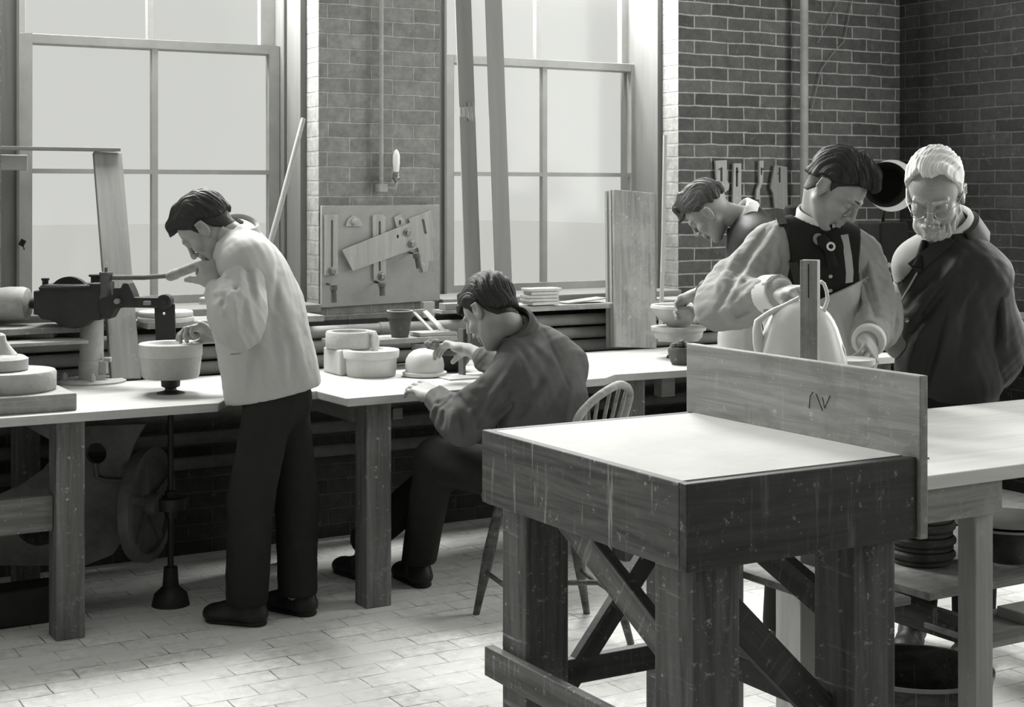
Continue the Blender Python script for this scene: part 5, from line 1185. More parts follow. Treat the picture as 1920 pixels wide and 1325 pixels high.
# ---------------------------------------------------------------- 1: standing young man in a white jacket
root = thing('person', 'young man in white work jacket and dark trousers standing bowed over the jigger', 'person', PZ(500, 1150, 0))
hair1 = [(-.13, -.005), (-.085, -.012), (-.05, .004), (-.03, .030), (.0, .036), (.018, .028), (.026, .042), (.05, .062), (.068, .078), (.12, .084)]
H = HF(PD(391, 427, 5.48), (-.66, .12, -.76), (-.76, .05, .66), 1.0)
neck = PD(438, 448, 5.49); pel = PD(522, 715, 5.50)
shL = PD(462, 492, 5.34); shR = PD(462, 486, 5.66)
eL = PD(450, 612, 5.24); wL = PD(404, 533, 5.33); eR = PD(445, 600, 5.76); wR = PD(414, 631, 5.70)
hpL = PD(512, 725, 5.41); hpR = PD(530, 725, 5.59); kL = PD(470, 935, 5.38); kR = PD(556, 935, 5.58)
aL = PD(463, 1115, 5.43); aR = PD(558, 1110, 5.57)
hd = [dict(wrist=wL, d=PD(391, 494, 5.38)-wL, pn=PD(380, 500, 5.5)-PD(397, 500, 5.38), side=1, curl=(1.25, 1.25, 1.3, 1.3), thumb=(.7, .6), fore=(lerp(eL, wL, .6), .032)),
      dict(wrist=wR, d=PD(385, 618, 5.69)-wR, pn=PD(392, 640, 5.66)-PD(392, 615, 5.68), side=-1, curl=(.65, .8, .95, 1.0), thumb=(.6, .5), fore=(lerp(eR, wR, .6), .032))]
body(root, H, 1.0, neck, pel, shL, shR, [(shL, eL, wL), (shR, eR, wR)], [(hpL, kL, aL), (hpR, kR, aR)], hd, M['skin'])
hair_obj(H, 1.0, root, M['hair_dark'], hair1, th=.009, top=.012, tuft=[((.075, 0, .085), .022, (.112, 0, .078), .014), ((.03, 0, .125), .02, (.09, 0, .105), .02)], dirv=(.1, 1, 0), fade=True, neckp=neck)
brow_obj(H, 1.0, root, M['hair_dark'])
# jacket
F = Field(); R, fw, sd, up = torso(F, neck, pel, shL, shR, .022, chest=(.165, .125), waist=(.14, .115), hip=(.150, .118))
hemF = PD(436, 756, 5.5); hemB = PD(596, 722, 5.5)
F.fcap(lerp(pel, neck, .45), .135, A3(lerp(hemF, hemB, .5))+A3((0, 0, -.05)), .160, A3((0, 1, 0)), 1.12, k=.07)
F.cap(PD(410, 560, 5.5), .02, PD(444, 740, 5.5), .03, k=.06)
F.cap(neck, .066, A3(neck)+A3((-.02, 0, .02)), .062, k=.03)
F.ell(H(-.03, 0, -.05), (.070, .064, .09), H.R, k=.01, op='s')
F.cap(H(-.03, 0, -.05), .056, neck, .05, k=.004, op='s')
F.pix([(500, 480, 560, 640, .03, .005), (530, 560, 575, 715, .025, .007), (510, 600, 530, 725, .022, -.006), (485, 640, 500, 740, .02, .005), (560, 520, 590, 690, .02, .004), (470, 640, 455, 745, .018, .004), (545, 640, 548, 728, .018, -.005), (520, 500, 515, 580, .016, -.006)])
F.disp(folds([((20, 26, 3), .0050, 0, 1.0), ((9, 30, -16), .0045, 1.3, 1.3), ((34, 10, 20), .0035, 2.1, 1.2), ((-14, 10, 38), .003, 4.0, 1.5)]))
n_h = nrmz(np.cross(A3(hemB)-A3(hemF), (0, 1, 0))); n_h = n_h if n_h[2] < 0 else -n_h
F.plane(hemF, n_h, k=.004)
Fj = F; V, Fc = F.mesh(.0065); jk = obj_from('jacket', [(V, Fc)], M['jacket_white'], root, label='white cotton work jacket')
sleeve_obj('sleeve', jk, M['jacket_white'], A3(shL)+A3((.0, -.005, -.005)), eL, PD(404, 541, 5.32), (.070, .070, .044), .038, [((28, 8, -14), .0085, .5, 1.1), ((14, 30, 26), .006, 2.0, 1.3), ((40, 10, 6), .005, 3.3, 1.2)], bag=.006, seed=3, px=[(424, 500, 418, 545, .012, .005), (462, 492, 474, 555, .014, -.006), (433, 531, 447, 614, .013, .008), (480, 515, 486, 570, .012, .006), (448, 500, 452, 575, .012, .005), (408, 548, 418, 600, .010, .006), (465, 560, 476, 615, .012, .007)])
sleeve_obj('sleeve', jk, M['jacket_white'], shR, eR, PD(420, 629, 5.71), (.074, .07, .045), .040, [((28, 8, -24), .007, .5, 1.1), ((14, 30, 36), .005, 2.0, 1.3)])
collar_mesh('collar', A3(neck)+A3((.0, 0, .005)), A3(H(-.03, 0, -.05))-A3(neck)+A3((.05, 0, .02)), H.f, .062, .050, .020, M['jacket_white'], jk, open_=.5, pt=.02)
mb = MB(); mb.tube([Fj.hit(x, y, 5, 6, .0015) for x, y in ((432, 664), (447, 663), (462, 661), (476, 658), (490, 653))], .0024, 6); mb.build('pocket_edge', M['plank'], jk)
mb = MB(); mb.tube([Fj.hit(x, y, 5, 6, .0005) for x, y in ((505, 520), (500, 470), (484, 445), (462, 436))], .0018, 6); mb.build('yoke_seam', M['apron'], jk)
# trousers
F = Field(); F.ell(A3(pel)+A3((-.005, 0, -.06)), (.125, .13, .12), k=.04)
limb(F, hpL, kL, A3(aL)+A3((0, 0, .0)), (.088, .080, .074)); limb(F, hpR, kR, A3(aR), (.088, .078, .070))
F.disp(folds([((30, 20, 4), .004, 0, 1.0), ((10, 14, 22), .004, 1, 1.2)])); F.plane((0, 0, .075), (0, 0, -1)); F.plane(A3(hemF)-n_h*.025, -n_h)
V, Fc = F.mesh(.008); obj_from('trousers', [(V, Fc)], M['trousers'], root)
shoe(root, PD(498, 1160, 5.42), PD(385, 1150, 5.50), M['shoe']); shoe(root, PD(588, 1158, 5.54), PD(500, 1146, 5.68), M['shoe'])

# ---------------------------------------------------------------- 2: seated young man in a work shirt
root = thing('person', 'young man in a grey work shirt seated at the bench, bent over a clay dome', 'person', Vector((.1, 5.4, .475)))
H = HF(PD(921, 584, 5.40), (-.60, .50, -.63), (-.36, .40, .84), 1.0)
neck = PD(972, 628, 5.45); pel = Vector((.115, 5.42, .60)); shL = PD(966, 700, 5.30); shR = PD(1060, 685, 5.56)
eL = PD(868, 795, 5.33); wL = PD(812, 742, 5.57); eR = PD(960, 700, 5.80); wR = PD(878, 655, 5.94)
hpL = Vector((.05, 5.34, .53)); hpR = Vector((.19, 5.50, .53)); kL = Vector((-.28, 5.66, .54)); kR = Vector((-.16, 5.86, .54)); aL = Vector((-.36, 5.98, .10)); aR = Vector((-.57, 6.08, .16))
hd = [dict(wrist=wL, d=PD(765, 714, 5.70)-wL, pn=(.25, .25, -1), side=-1, curl=(.28, .3, .34, .4), thumb=(.75, .3), spread=.09, fore=(lerp(eL, wL, .55), .033)),
      dict(wrist=wR, d=PD(825, 640, 6.02)-wR, pn=(-.2, -.1, -1), side=-1, curl=(.55, .6, .65, .7), thumb=(.5, .5), fore=(lerp(eR, wR, .5), .034))]
body(root, H, 1.0, neck, pel, shL, shR, [(shL, eL, wL), (shR, eR, wR)], [(hpL, kL, aL), (hpR, kR, aR)], hd, M['skin'])
hair2 = [(-.13, -.03), (-.085, -.04), (-.05, -.02), (-.03, .022), (.0, .03), (.018, .015), (.026, .035), (.05, .058), (.068, .07), (.12, .070)]
hair_obj(H, 1.0, root, M['hair_dark'], hair2, th=.011, top=.014, tuft=[((.06, .02, .105), .024, (.105, .015, .078), .018), ((.08, -.02, .09), .02, (.118, -.01, .066), .012)], dirv=(.35, 1, 0), seed=1.0, fade=True, neckp=neck)
brow_obj(H, 1.0, root, M['hair_dark'])
F = Field(); R, fw, sd, up = torso(F, neck, pel, shL, shR, .018, chest=(.160, .125), waist=(.15, .12), hip=(.160, .135))
F.ell(PD(1015, 665, 5.46), (.10, .09, .08), k=.06)
F.cap(neck, .070, lerp(neck, H(-.03, 0, -.05), .30), .062, k=.03)
F.cap(H(-.03, 0, -.05), .056, neck, .050, k=.004, op='s')
F.pix([(1020, 620, 1075, 745, .007, -.003), (985, 665, 1005, 760, .022, .007), (1040, 690, 985, 790, .022, .007), (1065, 700, 1020, 790, .018, -.006), (1000, 640, 1040, 680, .016, .005), (975, 650, 1000, 700, .014, -.006), (1010, 720, 960, 800, .02, -.006), (1075, 720, 1060, 790, .014, .006)])
F.disp(folds([((26, 10, 20), .0050, 0, 1.1), ((8, 24, -26), .0045, 1.3, 1.3), ((-20, 10, 34), .004, 2.1, 1.2)]))
F.plane((0, 0, .52), (0, 0, -1))
V, Fc = F.mesh(.0065); sh = obj_from('work_shirt', [(V, Fc)], M['denim'], root, label='worn grey work shirt')
cf = lerp(eL, wL, .88)
sleeve_obj('sleeve', sh, M['denim'], A3(shL)+A3((0, -.005, .0)), eL, cf, (.082, .066, .048), .044, [((26, 10, 22), .008, .5, 1.2), ((34, 20, -30), .006, 2.0, 1.3)], bag=.004, seed=5, amp=.008, px=[(822, 742, 806, 785, .010, .009), (836, 756, 828, 798, .010, -.009), (848, 770, 846, 808, .010, .010), (866, 776, 872, 815, .011, -.009), (884, 770, 896, 812, .012, .010), (950, 705, 900, 775, .014, .009), (980, 715, 925, 790, .014, -.009), (960, 760, 905, 805, .013, .009), (935, 730, 880, 790, .010, -.006)])
sleeve_obj('sleeve', sh, M['denim'], shR, eR, lerp(eR, wR, .68), (.075, .058, .046), .042, [((26, 10, 32), .006, .5, 1.2), ((50, 20, -30), .004, 2.0, 1.3)])
collar_mesh('collar', lerp(neck, H(-.03, 0, -.05), .22), A3(H(-.03, 0, -.05))-A3(neck)+A3((.03, 0, .02)), H.f, .062, .036, .040, M['denim'], sh, open_=.5, pt=.02, out=.022)
F = Field(); F.ell(A3(pel)+A3((0, 0, -.02)), (.165, .165, .115), k=.05)
limb(F, hpL, kL, aL, (.095, .078, .066)); limb(F, hpR, kR, aR, (.095, .078, .066))
F.disp(folds([((20, 30, 14), .004, 0, 1.0)])); F.plane((0, 0, .09), (0, 0, -1)); F.plane((0, 0, .66), (0, 0, 1))
F.plane(sc0+ZX*.035, (0, 0, -1)) if False else None
V, Fc = F.mesh(.009); obj_from('trousers', [(V, Fc)], M['trousers'], root)
shoe(root, Vector((-.33, 5.93, 0)), Vector((-.45, 6.15, 0)), M['shoe']); shoe(root, Vector((-.54, 6.02, 0)), Vector((-.70, 6.22, 0)), M['shoe'])
F = Field(); c = A3(PD(812, 645, 5.99)); 
for k in range(22): a = random.uniform(0, 6.28); b = random.uniform(-1, 1); q = math.sqrt(1-b*b); F.ell(c+A3((q*math.cos(a)*.026, q*math.sin(a)*.02, b*.014)), (.010,)*3, k=.004)
V, Fc = F.mesh(.003); tag(obj_from('sponge', [(V, Fc)], M['sponge'], None), 'small rough sponge held in the seated man\'s right hand above the dome', 'sponge')

# ---------------------------------------------------------------- 3: bowed youth behind, dark smock
root = thing('person', 'youth with tousled hair and dark smock bowed over the shallow bowl by the brick wall', 'person', Vector((1.05, 6.35, 0)))
D3 = 6.40; H = HF(PD(1331, 396, D3), (-.62, .30, -.73), (-.72, .12, .66), .97)
neck = PD(1402, 412, D3); pel = PD(1440, 610, D3); shL = PD(1418, 452, D3-.15); shR = PD(1410, 446, D3+.17)
eL = PD(1400, 555, D3-.1); wL = PD(1345, 575, 6.45); eR = PD(1368, 545, 6.58); wR = PD(1312, 548, 6.74)
hpL = PD(1435, 620, D3-.08); hpR = PD(1445, 620, D3+.09); kL = Vector((1.0, 6.3, .48)); kR = Vector((1.08, 6.45, .48)); aL = Vector((1.05, 6.32, .1)); aR = Vector((1.12, 6.50, .1))
hd = [dict(wrist=wR, d=PD(1268, 568, 6.82)-wR, pn=(-.2, -.3, -1), side=-1, curl=(.5, .6, .7, .75), thumb=(.5, .5), fore=(lerp(eR, wR, .4), .034)),
      dict(wrist=wL, d=PD(1330, 572, 6.55)-wL, pn=(0, 0, -1), side=1, curl=(.5, .6, .7, .75), thumb=(.5, .5), fore=(lerp(eL, wL, .5), .033))]
body(root, H, .97, neck, pel, shL, shR, [(shL, eL, wL), (shR, eR, wR)], [(hpL, kL, aL), (hpR, kR, aR)], hd, M['skin'])
hair_obj(H, .97, root, M['hair_brown'], [(-.13, .02), (-.085, .012), (-.05, .02), (-.03, .036), (.0, .04), (.018, .034), (.026, .045), (.05, .06), (.068, .072), (.12, .06)], th=.011, top=.014, tuft=[((.07, 0, .095), .024, (.115, 0, .06), .016), ((.03, .01, .13), .02, (.09, .01, .11), .018)], dirv=(.2, 1, .1), seed=2.0, strand=.003, fade=False)
F = Field(); torso(F, neck, pel, shL, shR, .015); F.cap(H(-.03, 0, -.05), .056, neck, .052, k=.004, op='s'); F.disp(folds([((26, 10, 20), .005, 0, 1.1)])); F.plane((0, 0, .93), (0, 0, -1))
V, Fc = F.mesh(.008); sm_ = obj_from('dark_smock', [(V, Fc)], M['coat'], root)
sleeve_obj('sleeve', sm_, M['coat'], shR, eR, lerp(eR, wR, .80), (.07, .062, .052), .048, [((26, 10, 32), .006, .5, 1.2)])
sleeve_obj('sleeve', sm_, M['coat'], shL, eL, lerp(eL, wL, .8), (.07, .058, .046), .044, [((26, 10, 32), .006, .5, 1.2)])
collar_mesh('collar', A3(neck), A3(H(-.03, 0, -.05))-A3(neck)+A3((.03, 0, .03)), H.f, .060, .036, .020, M['collar'], sm_, open_=.6)
F = Field(); F.ell(A3(pel)+A3((-.04, 0, -.05)), (.145, .14, .16), k=.04); F.cap(A3(PD(1398, 600, D3-.04)), .10, A3(PD(1392, 720, D3-.04)), .11, k=.05); F.disp(folds([((44, 30, 6), .009, 0, 1.2), ((30, 10, 20), .006, 2, 1.2)])); F.plane((0, 0, .60), (0, 0, -1)); F.plane(PD(1400, 585, D3), (0, 0, 1))
V, Fc = F.mesh(.007); obj_from('apron', [(V, Fc)], M['apron'], root, label='crumpled pale apron')
F = Field(); F.ell(A3(pel)+A3((0, 0, -.06)), (.12, .13, .13), k=.04); limb(F, hpL, kL, aL, (.09, .075, .066)); limb(F, hpR, kR, aR, (.09, .075, .066)); F.plane((0, 0, .08), (0, 0, -1)); F.plane((0, 0, .88), (0, 0, 1))
V, Fc = F.mesh(.012); obj_from('trousers', [(V, Fc)], M['trousers'], root)
shoe(root, Vector((1.09, 6.29, 0)), Vector((.83, 6.34, 0)), M['shoe']); shoe(root, Vector((1.16, 6.50, 0)), Vector((.90, 6.56, 0)), M['shoe'])

# ---------------------------------------------------------------- 4: man in waistcoat and striped shirt
root = thing('person', 'dark-haired man in waistcoat, striped shirt and pale apron bent over the white basin', 'person', Vector((1.03, 5.05, 0)))
H = HF(PD(1561, 357, 4.97), (.60, -.46, -.66), (.56, -.22, .80), 1.0)
neck = PD(1527, 432, 5.03); pel = PD(1538, 700, 5.12); shR = PD(1450, 462, 5.0); shL = PD(1612, 482, 5.07)
eR = PD(1350, 572, 4.93); wR = PD(1462, 548, 4.66); eL = PD(1648, 600, 4.98); wL = PD(1628, 640, 4.74)
hpL = PD(1568, 712, 5.10); hpR = PD(1508, 712, 5.10); kL = Vector((1.08, 5.05, .48)); kR = Vector((.92, 5.05, .48)); aL = Vector((1.10, 5.12, .10)); aR = Vector((.90, 5.12, .10))
hd = [dict(wrist=wR, d=PD(1500, 545, 4.58)-wR, pn=(.15, .1, -1), side=-1, curl=(.75, .8, .85, .9), thumb=(.4, .5), fore=(lerp(eR, wR, .6), .033)),
      dict(wrist=wL, d=PD(1632, 676, 4.62)-wL, pn=(-.6, .5, -.3), side=1, curl=(.5, .6, .65, .7), thumb=(.5, .5), fore=(lerp(eL, wL, .5), .033))]
body(root, H, 1.0, neck, pel, shL, shR, [(shL, eL, wL), (shR, eR, wR)], [(hpL, kL, aL), (hpR, kR, aR)], hd, M['skin'])
hair_obj(H, 1.0, root, M['hair_dark'], [(-.13, .0), (-.085, -.01), (-.05, .01), (-.03, .034), (.0, .040), (.018, .034), (.028, .045), (.05, .062), (.066, .078), (.12, .085)], th=.010, top=.018, tuft=[((.05, 0, .12), .026, (.10, 0, .10), .018), ((.0, .0, .14), .02, (.07, .0, .125), .022)], dirv=(.0, 1, .1), seed=3.0, strand=.003, fade=True, neckp=neck)
brow_obj(H, 1.0, root, M['hair_dark'])
F = Field(); R, fw, sd, up = torso(F, neck, pel, shL, shR, .012); fwv = fw if fw[1] < 0 else -fw
F.cap(H(-.03, 0, -.05), .058, neck, .053, k=.004, op='s')
F.disp(folds([((26, 10, 20), .005, 0, 1.1), ((-30, 10, 30), .004, 1.5, 1.2)])); F.plane((0, 0, .90), (0, 0, -1))
V, Fc = F.mesh(.007); sh = obj_from('striped_shirt', [(V, Fc)], M['shirt_stripe'], root)
fs4 = [((24, 14, 24), .0085, .5, 1.2), ((34, 10, -26), .006, 2.0, 1.3), ((14, 40, 40), .005, 3.0, 1.2)]
o = sleeve_obj('sleeve', sh, M['shirt_stripe'], A3(shR)+A3((-.005, 0, 0)), eR, PD(1464, 548, 4.655), (.078, .072, .050), .045, fs4, bag=.010, seed=8, amp=.008, px=[(1470, 405, 1415, 500, .015, .009), (1485, 430, 1462, 520, .013, -.009), (1440, 430, 1370, 530, .014, -.008), (1425, 470, 1365, 560, .013, .009), (1400, 500, 1345, 580, .012, -.009), (1425, 525, 1360, 590, .011, .008), (1440, 560, 1375, 600, .010, -.008), (1455, 440, 1440, 510, .011, .008), (1385, 470, 1345, 540, .010, .006), (1410, 590, 1360, 605, .010, .006)], axis=A3(wR)-A3(eR))
o = sleeve_obj('sleeve', sh, M['shirt_stripe'], A3(shL), eL, PD(1628, 636, 4.765), (.076, .064, .056), .050, fs4, bag=.008, seed=9, amp=.007, px=[(1598, 455, 1620, 560, .011, .009), (1612, 455, 1640, 590, .012, -.010), (1625, 480, 1652, 580, .011, .008), (1600, 500, 1612, 600, .011, -.008), (1630, 560, 1625, 620, .012, .008)], axis=A3(eL)-A3(shL))
F = Field(); e = nrmz(A3(wR)-A3(eR)); F.cap(A3(wR)-e*.070, .063, A3(wR)-e*.004, .055); F.plane(A3(wR)-e*.062, -e); F.plane(A3(wR)-e*.002, e); V, Fc = F.mesh(.004); obj_from('cuff', [(V, Fc)], M['collar'], sh)
F = Field(); e = nrmz(A3(wL)-A3(eL)); 
for q in (0, .018, .036): F.cap(A3(wL)-e*(q+.008), .052, A3(wL)-e*(q-.004), .050, k=.004)
F.plane(A3(wL)+e*.004, e); F.disp(folds([((60, 40, 60), .003, 1, 1)])); V, Fc = F.mesh(.004); obj_from('cuff', [(V, Fc)], M['collar'], sh, label='rolled pale cuff')
# waistcoat: front and back shell, open at the sides of the neck
F = Field(); torso(F, neck, pel, shL, shR, .022)
a1 = A3(shR); a2 = A3(shL)
F.ell(a1+A3((-.035, 0, -.03)), (.085, .16, .15), k=.01, op='s'); F.ell(a2+A3((.035, 0, -.03)), (.085, .16, .15), k=.01, op='s')
F.cap(A3(PD(1545, 445, 4.90)), .045, A3(PD(1566, 500, 4.86)), .008, k=.01, op='s'); F.cap(H(-.03, 0, -.05), .078, neck, .070, k=.004, op='s')
F.plane((0, 0, .98), (0, 0, -1))
V, Fc = F.mesh(.006); wc = obj_from('waistcoat', [(V, Fc)], M['darkcloth'], root)
Ft = F
def on(x, y, off=.004): return Ft.hit(x, y, 4.6, 5.4, off)
# apron straps and apron
st = [on(x, y) for x, y in [(1458, 394), (1468, 420), (1478, 455), (1488, 495), (1497, 530), (1504, 565)]]
strip('apron_strap', st, Vector((.014, 0, .002)), .003, M['coat'], wc)
st = [on(x, y) for x, y in [(1583, 440), (1590, 480), (1593, 510), (1592, 530)]]
strip('apron_strap', st, Vector((.012, 0, .002)), .003, M['apron'], wc)
F = Field(); torso(F, neck, pel, shL, shR, .030); F.cap(PD(1580, 560, 4.93), .04, PD(1580, 720, 4.90), .07, k=.06); F.disp(folds([((60, 20, 4), .006, 0, 1.0), ((36, 12, 12), .004, 2, 1.2)]))
F.plane(PD(1560, 560, 4.9), (.45, -.1, 1)) if False else F.plane(PD(1560, 553, 4.9), (-.42, 0, 1)); F.plane((0, 0, .62), (0, 0, -1)); F.plane(PD(1538, 600, 5.08), (0, 1, 0))
V, Fc = F.mesh(.006); obj_from('apron', [(V, Fc)], M['apron'], root, label='pale bib apron with pleats')
# shirt collar and tie
collar_mesh('collar', A3(neck)+A3((.01, -.01, .0)), A3(H(-.03, 0, -.05))-A3(neck)+A3((0, 0, .03)), (.35, -1, -.1), .060, .056, .012, M['collar'], sh, open_=.14, pt=.045, out=.006)
tp = [on(1539, 444, .006), on(1546, 456, .010), on(1554, 470, .010), on(1562, 500, .008)]
mb = MB(); mb.tube(tp, [.016, .021, .013, .018], 14); mb.build('necktie', M['darkcloth'], sh)
mb = MB(); q = on(1558, 462, .03); mb.tube(circ(q, .011, 18, (1, 0, 0), (0, .2, 1))+[q+Vector((.011, 0, 0))], .0035, 8); mb.build('tie_ornament', M['collar'], sh)
buttons(wc, [on(1557, 518, .006), on(1557, 545, .006)], (0, -1, 0), .006, M['steel'])
F = Field(); F.ell(A3(pel)+A3((0, 0, -.05)), (.165, .125, .15), k=.04); limb(F, hpL, kL, aL, (.095, .08, .07)); limb(F, hpR, kR, aR, (.095, .08, .07)); F.plane((0, 0, .08), (0, 0, -1)); F.plane((0, 0, .99), (0, 0, 1))
V, Fc = F.mesh(.012); obj_from('trousers', [(V, Fc)], M['trousers'], root)
shoe(root, Vector((1.10, 5.17, 0)), Vector((1.14, 4.89, 0)), M['shoe']); shoe(root, Vector((.90, 5.17, 0)), Vector((.88, 4.89, 0)), M['shoe'])

# ---------------------------------------------------------------- 5: old man with white hair
root = thing('person', 'white-haired bearded man in glasses and dark work coat, hands behind his back', 'person', Vector((1.45, 5.10, 0)))
S5 = 1.08
H = HF(PD(1754, 362, 5.0), (-.36, -.76, -.54), (-.20, -.48, .86), S5)
neck = PD(1788, 440, 5.10); pel = PD(1780, 705, 5.18); shL = PD(1848, 520, 5.02); shR = PD(1726, 498, 5.14)
eL = PD(1872, 655, 5.10); wL = PD(1838, 735, 5.28); eR = PD(1694, 630, 5.20); wR = PD(1780, 735, 5.34)
hpL = PD(1800, 715, 5.15); hpR = PD(1755, 715, 5.20); kL = Vector((1.52, 5.08, .48)); kR = Vector((1.36, 5.14, .48)); aL = Vector((1.54, 5.16, .10)); aR = Vector((1.36, 5.22, .10))
hd = [dict(wrist=wL, d=PD(1826, 748, 5.36)-wL, pn=(-.5, .1, .2), side=1, curl=(.6, .7, .75, .8), thumb=(.5, .5), fore=(lerp(eL, wL, .6), .033)),
      dict(wrist=wR, d=PD(1815, 748, 5.36)-wR, pn=(0, .6, .1), side=1, curl=(.6, .7, .75, .8), thumb=(.5, .5), fore=(lerp(eR, wR, .6), .033))]
body(root, H, S5, neck, pel, shL, shR, [(shL, eL, wL), (shR, eR, wR)], [(hpL, kL, aL), (hpR, kR, aR)], hd, M['skin_old'], age=1)
hair_obj(H, S5, root, M['hair_white'], [(-.13, -.02), (-.085, -.03), (-.05, -.01), (-.03, .026), (.0, .032), (.018, .015), (.026, .045), (.05, .078), (.066, .10), (.12, .12)], th=.012, top=.014, tuft=[((.04, -.02, .12), .026, (.085, -.03, .098), .016), ((.05, .03, .11), .022, (.08, .045, .085), .012)], dirv=(.1, 1, 0), seed=4.0, strand=.002, recess=.025, label='short white hair, parted')
F = Field()   # beard
F.ell(H(.058, 0, -.090), (.036*S5, .050*S5, .036*S5), H.R); F.cap(H(.0, .060, -.040), .012*S5, H(.05, .042, -.085), .02*S5, k=.02); F.cap(H(.0, -.060, -.040), .012*S5, H(.05, -.042, -.085), .02*S5, k=.02)
F.cap(H(.103, .004, -.0505), .0075*S5, H(.090, .030, -.062), .006*S5, k=.008); F.cap(H(.103, -.004, -.0505), .0075*S5, H(.090, -.030, -.062), .006*S5, k=.008)
F.cap(H(.098, .014, -.0665), .006*S5, H(.098, -.014, -.0665), .006*S5, k=.006, op='s')
F.disp(lambda P: .0022*(np.sin(P[..., 0]*330+2*np.sin(P[..., 2]*90))+np.sin(P[..., 0]*190+P[..., 1]*200+3)))
V, Fc = F.mesh(.0033); obj_from('beard', [(V, Fc)], mat('grey_beard', .55, .7, v2=.3, scale=5, bump=.4), root, label='short greying beard and moustache')
F = Field()
for y in (1, -1): F.cap(H(.090, y*.045, .031), .0045*S5, H(.102, y*.012, .029), .005*S5, k=0)
V, Fc = F.mesh(.0022); obj_from('eyebrows', [(V, Fc)], mat('grey_beard', .45, .7, v2=.25, scale=5, bump=.4), root)
gl = bpy.data.objects.new('spectacles', None); link(gl, 'spectacles', root, Matrix.Translation(Vector(H(.11, 0, .0))))
mb = MB()
for y in (1, -1):
    ring = [Vector(H(.112, y*.034+.020*math.cos(a), -.003+.0155*math.sin(a))) for a in np.linspace(0, 2*math.pi, 25)]
    mb.tube(ring, .0014, 6)
    mb.tube([Vector(H(.112, y*.054, .003)), Vector(H(.06, y*.075, .006)), Vector(H(-.005, y*.086, .010))], .0013, 6)
mb.tube([Vector(H(.112, .014, .002)), Vector(H(.118, 0, .006)), Vector(H(.112, -.014, .002))], .0014, 6); mb.build('spectacle_frame', M['steel'], gl)
# coat
F = Field(); R, fw, sd, up = torso(F, neck, pel, shL, shR, .022, chest=(.15, .12), waist=(.145, .12), hip=(.160, .13))
F.cap(H(-.03, 0, -.05), .064, neck, .058, k=.004, op='s')
F.cap(A3(PD(1706, 470, 4.92)), .055, A3(PD(1690, 560, 4.93)), .02, k=.02, op='s')
F.pix([(1805, 475, 1720, 590, .016, .010), (1785, 520, 1695, 650, .018, -.010), (1735, 600, 1700, 690, .018, .009), (1790, 560, 1755, 700, .02, .009), (1760, 500, 1700, 580, .014, -.008), (1770, 600, 1735, 720, .016, -.009), (1820, 560, 1800, 700, .018, -.009), (1720, 640, 1695, 740, .014, .008), (1830, 520, 1790, 600, .014, .008)])
gpl = (A3(PD(1742, 462, 5.0)), A3(PD(1652, 622, 5.0))); gn = np.cross(gpl[1]-gpl[0], (0, 1, 0)); gn = nrmz(gn if gn[0] > 0 else -gn)
F.fn(lambda P: np.maximum(np.maximum((P-gpl[0])@gn, P[..., 1]-(shR.y-.02)), 1.035-P[..., 2]), k=.004, op='s')
F.disp(folds([((22, 6, -9), .0075, 0, 1.1), ((30, 10, 14), .005, 1.5, 1.2), ((10, 20, 30), .004, 3, 1.2)])); F.plane((0, 0, .80), (0, 0, -1))
Fcoat = F; V, Fc = F.mesh(.0065); ct = obj_from('work_coat', [(V, Fc)], M['coat'], root, label='dark hip-length work coat')
fs5 = [((22, 12, 14), .0085, .5, 1.2), ((34, 10, -16), .006, 2.0, 1.3)]
sleeve_obj('sleeve', ct, M['coat'], A3(shL)+A3((.0, 0, 0)), eL, lerp(eL, wL, .92), (.082, .074, .056), .050, fs5, bag=.006, seed=12, amp=.009, px=[(1850, 545, 1845, 640, .014, .010), (1866, 550, 1868, 650, .012, -.010), (1880, 560, 1886, 650, .011, .008), (1835, 560, 1830, 660, .014, -.009)])
M['lit_cloth'] = mat('lit_coat_cloth', .34, .85, kind='cloth', v2=.26, bump=.3)  # window light on the dark coat's right side, put into a paler cloth
sleeve_obj('sleeve', ct, M['lit_cloth'], shR, eR, lerp(eR, wR, .9), (.074, .066, .052), .05, fs5, seed=14)
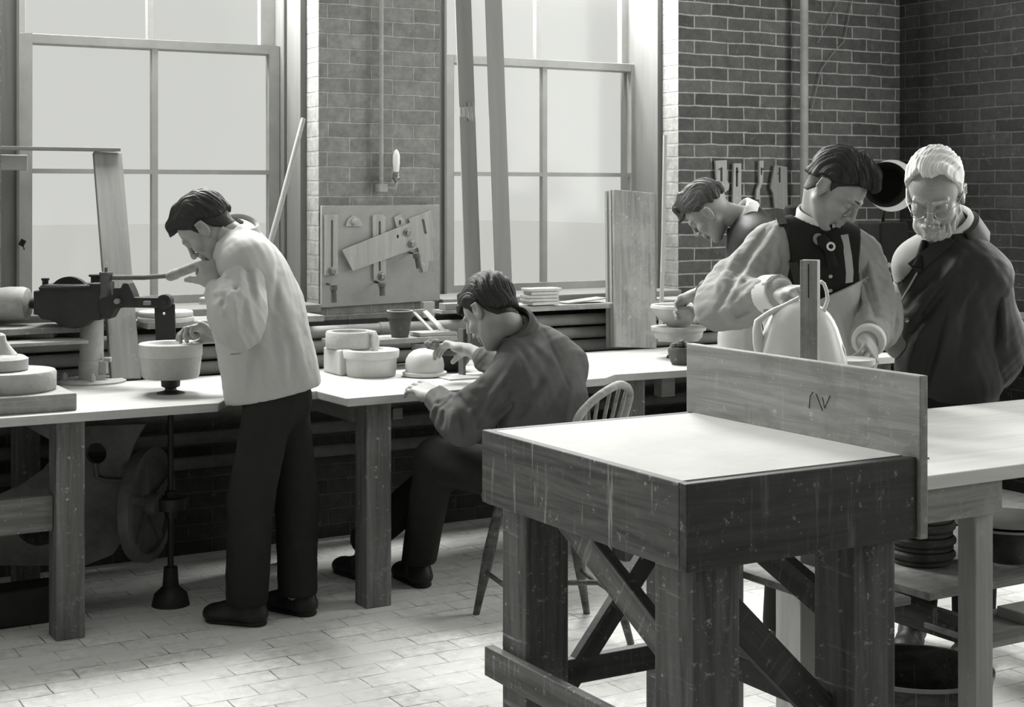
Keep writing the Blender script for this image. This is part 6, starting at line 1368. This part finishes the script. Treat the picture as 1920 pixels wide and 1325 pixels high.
# coat front and opening edge, window light painted in as pale cloth
F5 = Fcoat
def on5(x, y, off=.006): return F5.hit(x, y, 4.6, 5.5, off)
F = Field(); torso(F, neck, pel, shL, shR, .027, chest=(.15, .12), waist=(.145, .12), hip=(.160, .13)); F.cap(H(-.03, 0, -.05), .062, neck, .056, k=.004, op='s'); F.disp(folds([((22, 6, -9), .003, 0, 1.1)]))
def imgplane(p, q, side):   # upright plane through two points of the coat opening
    a = A3(PD(p[0], p[1], 5.0)); b = A3(PD(q[0], q[1], 5.0)); n_ = np.cross(b-a, (0, 1, 0)); return a, n_*side
lp2 = [(1812, 402), (1800, 425), (1778, 448), (1752, 470), (1728, 490), (1712, 503)]
strip('coat_lapel', [F5.hit(x, y, 4.6, 5.5, .010) for x, y in lp2], Vector((.015, -.006, -.016)), .006, M['coat'], ct)
mb = MB(); mb.tube([F5.hit(1742+(1656-1742)*k/6+4, 462+(615-462)*k/6+2, 4.6, 5.5, .002) for k in range(7)], .0032, 8); mb.build('coat_edge', M['apron'], ct)
a, n_ = imgplane((1742, 462), (1652, 622), 1); n_ = n_ if n_[0] > 0 else -n_
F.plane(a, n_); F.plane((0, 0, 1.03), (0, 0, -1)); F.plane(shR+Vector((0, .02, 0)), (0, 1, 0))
V, Fc = F.mesh(.005); obj_from('lit_coat_front', [(V, Fc)], M['lit_cloth'], ct)
Fsf = F; tp = [Fsf.hit(x, y, 4.6, 5.5, .002) for x, y in ((1733, 452), (1728, 475), (1720, 502))]; mb = MB(); mb.tube(tp, [.010, .015, .019], 12); mb.build('dark_necktie', M['darkcloth'], ct)
collar_mesh('shirt_collar', A3(neck), A3(H(-.03, 0, -.05))-A3(neck)+A3((0, 0, .03)), (-.5, -1, -.1), .066, .050, .012, M['collar'], ct, open_=.16, pt=.03, out=.010)
collar_mesh('coat_collar', A3(neck)+A3((.0, 0, -.012)), A3(H(-.03, 0, -.05))-A3(neck)+A3((0, 0, .05)), (-.6, -1, -.1), .078, .040, .045, M['coat'], ct, open_=.75, pt=.05, out=.03)
buttons(ct, [on5(1681, 558, .012), on5(1700, 600, .010)], (-.3, -1, 0), .0075, M['steel'])
F = Field(); F.ell(A3(pel)+A3((0, 0, -.05)), (.165, .125, .15), k=.04); limb(F, hpL, kL, aL, (.095, .08, .07)); limb(F, hpR, kR, aR, (.095, .08, .07)); F.plane((0, 0, .08), (0, 0, -1)); F.plane((0, 0, .95), (0, 0, 1))
V, Fc = F.mesh(.012); obj_from('trousers', [(V, Fc)], M['trousers'], root)
shoe(root, Vector((1.55, 5.21, 0)), Vector((1.45, 4.95, 0)), M['shoe']); shoe(root, Vector((1.37, 5.27, 0)), Vector((1.27, 5.01, 0)), M['shoe'])
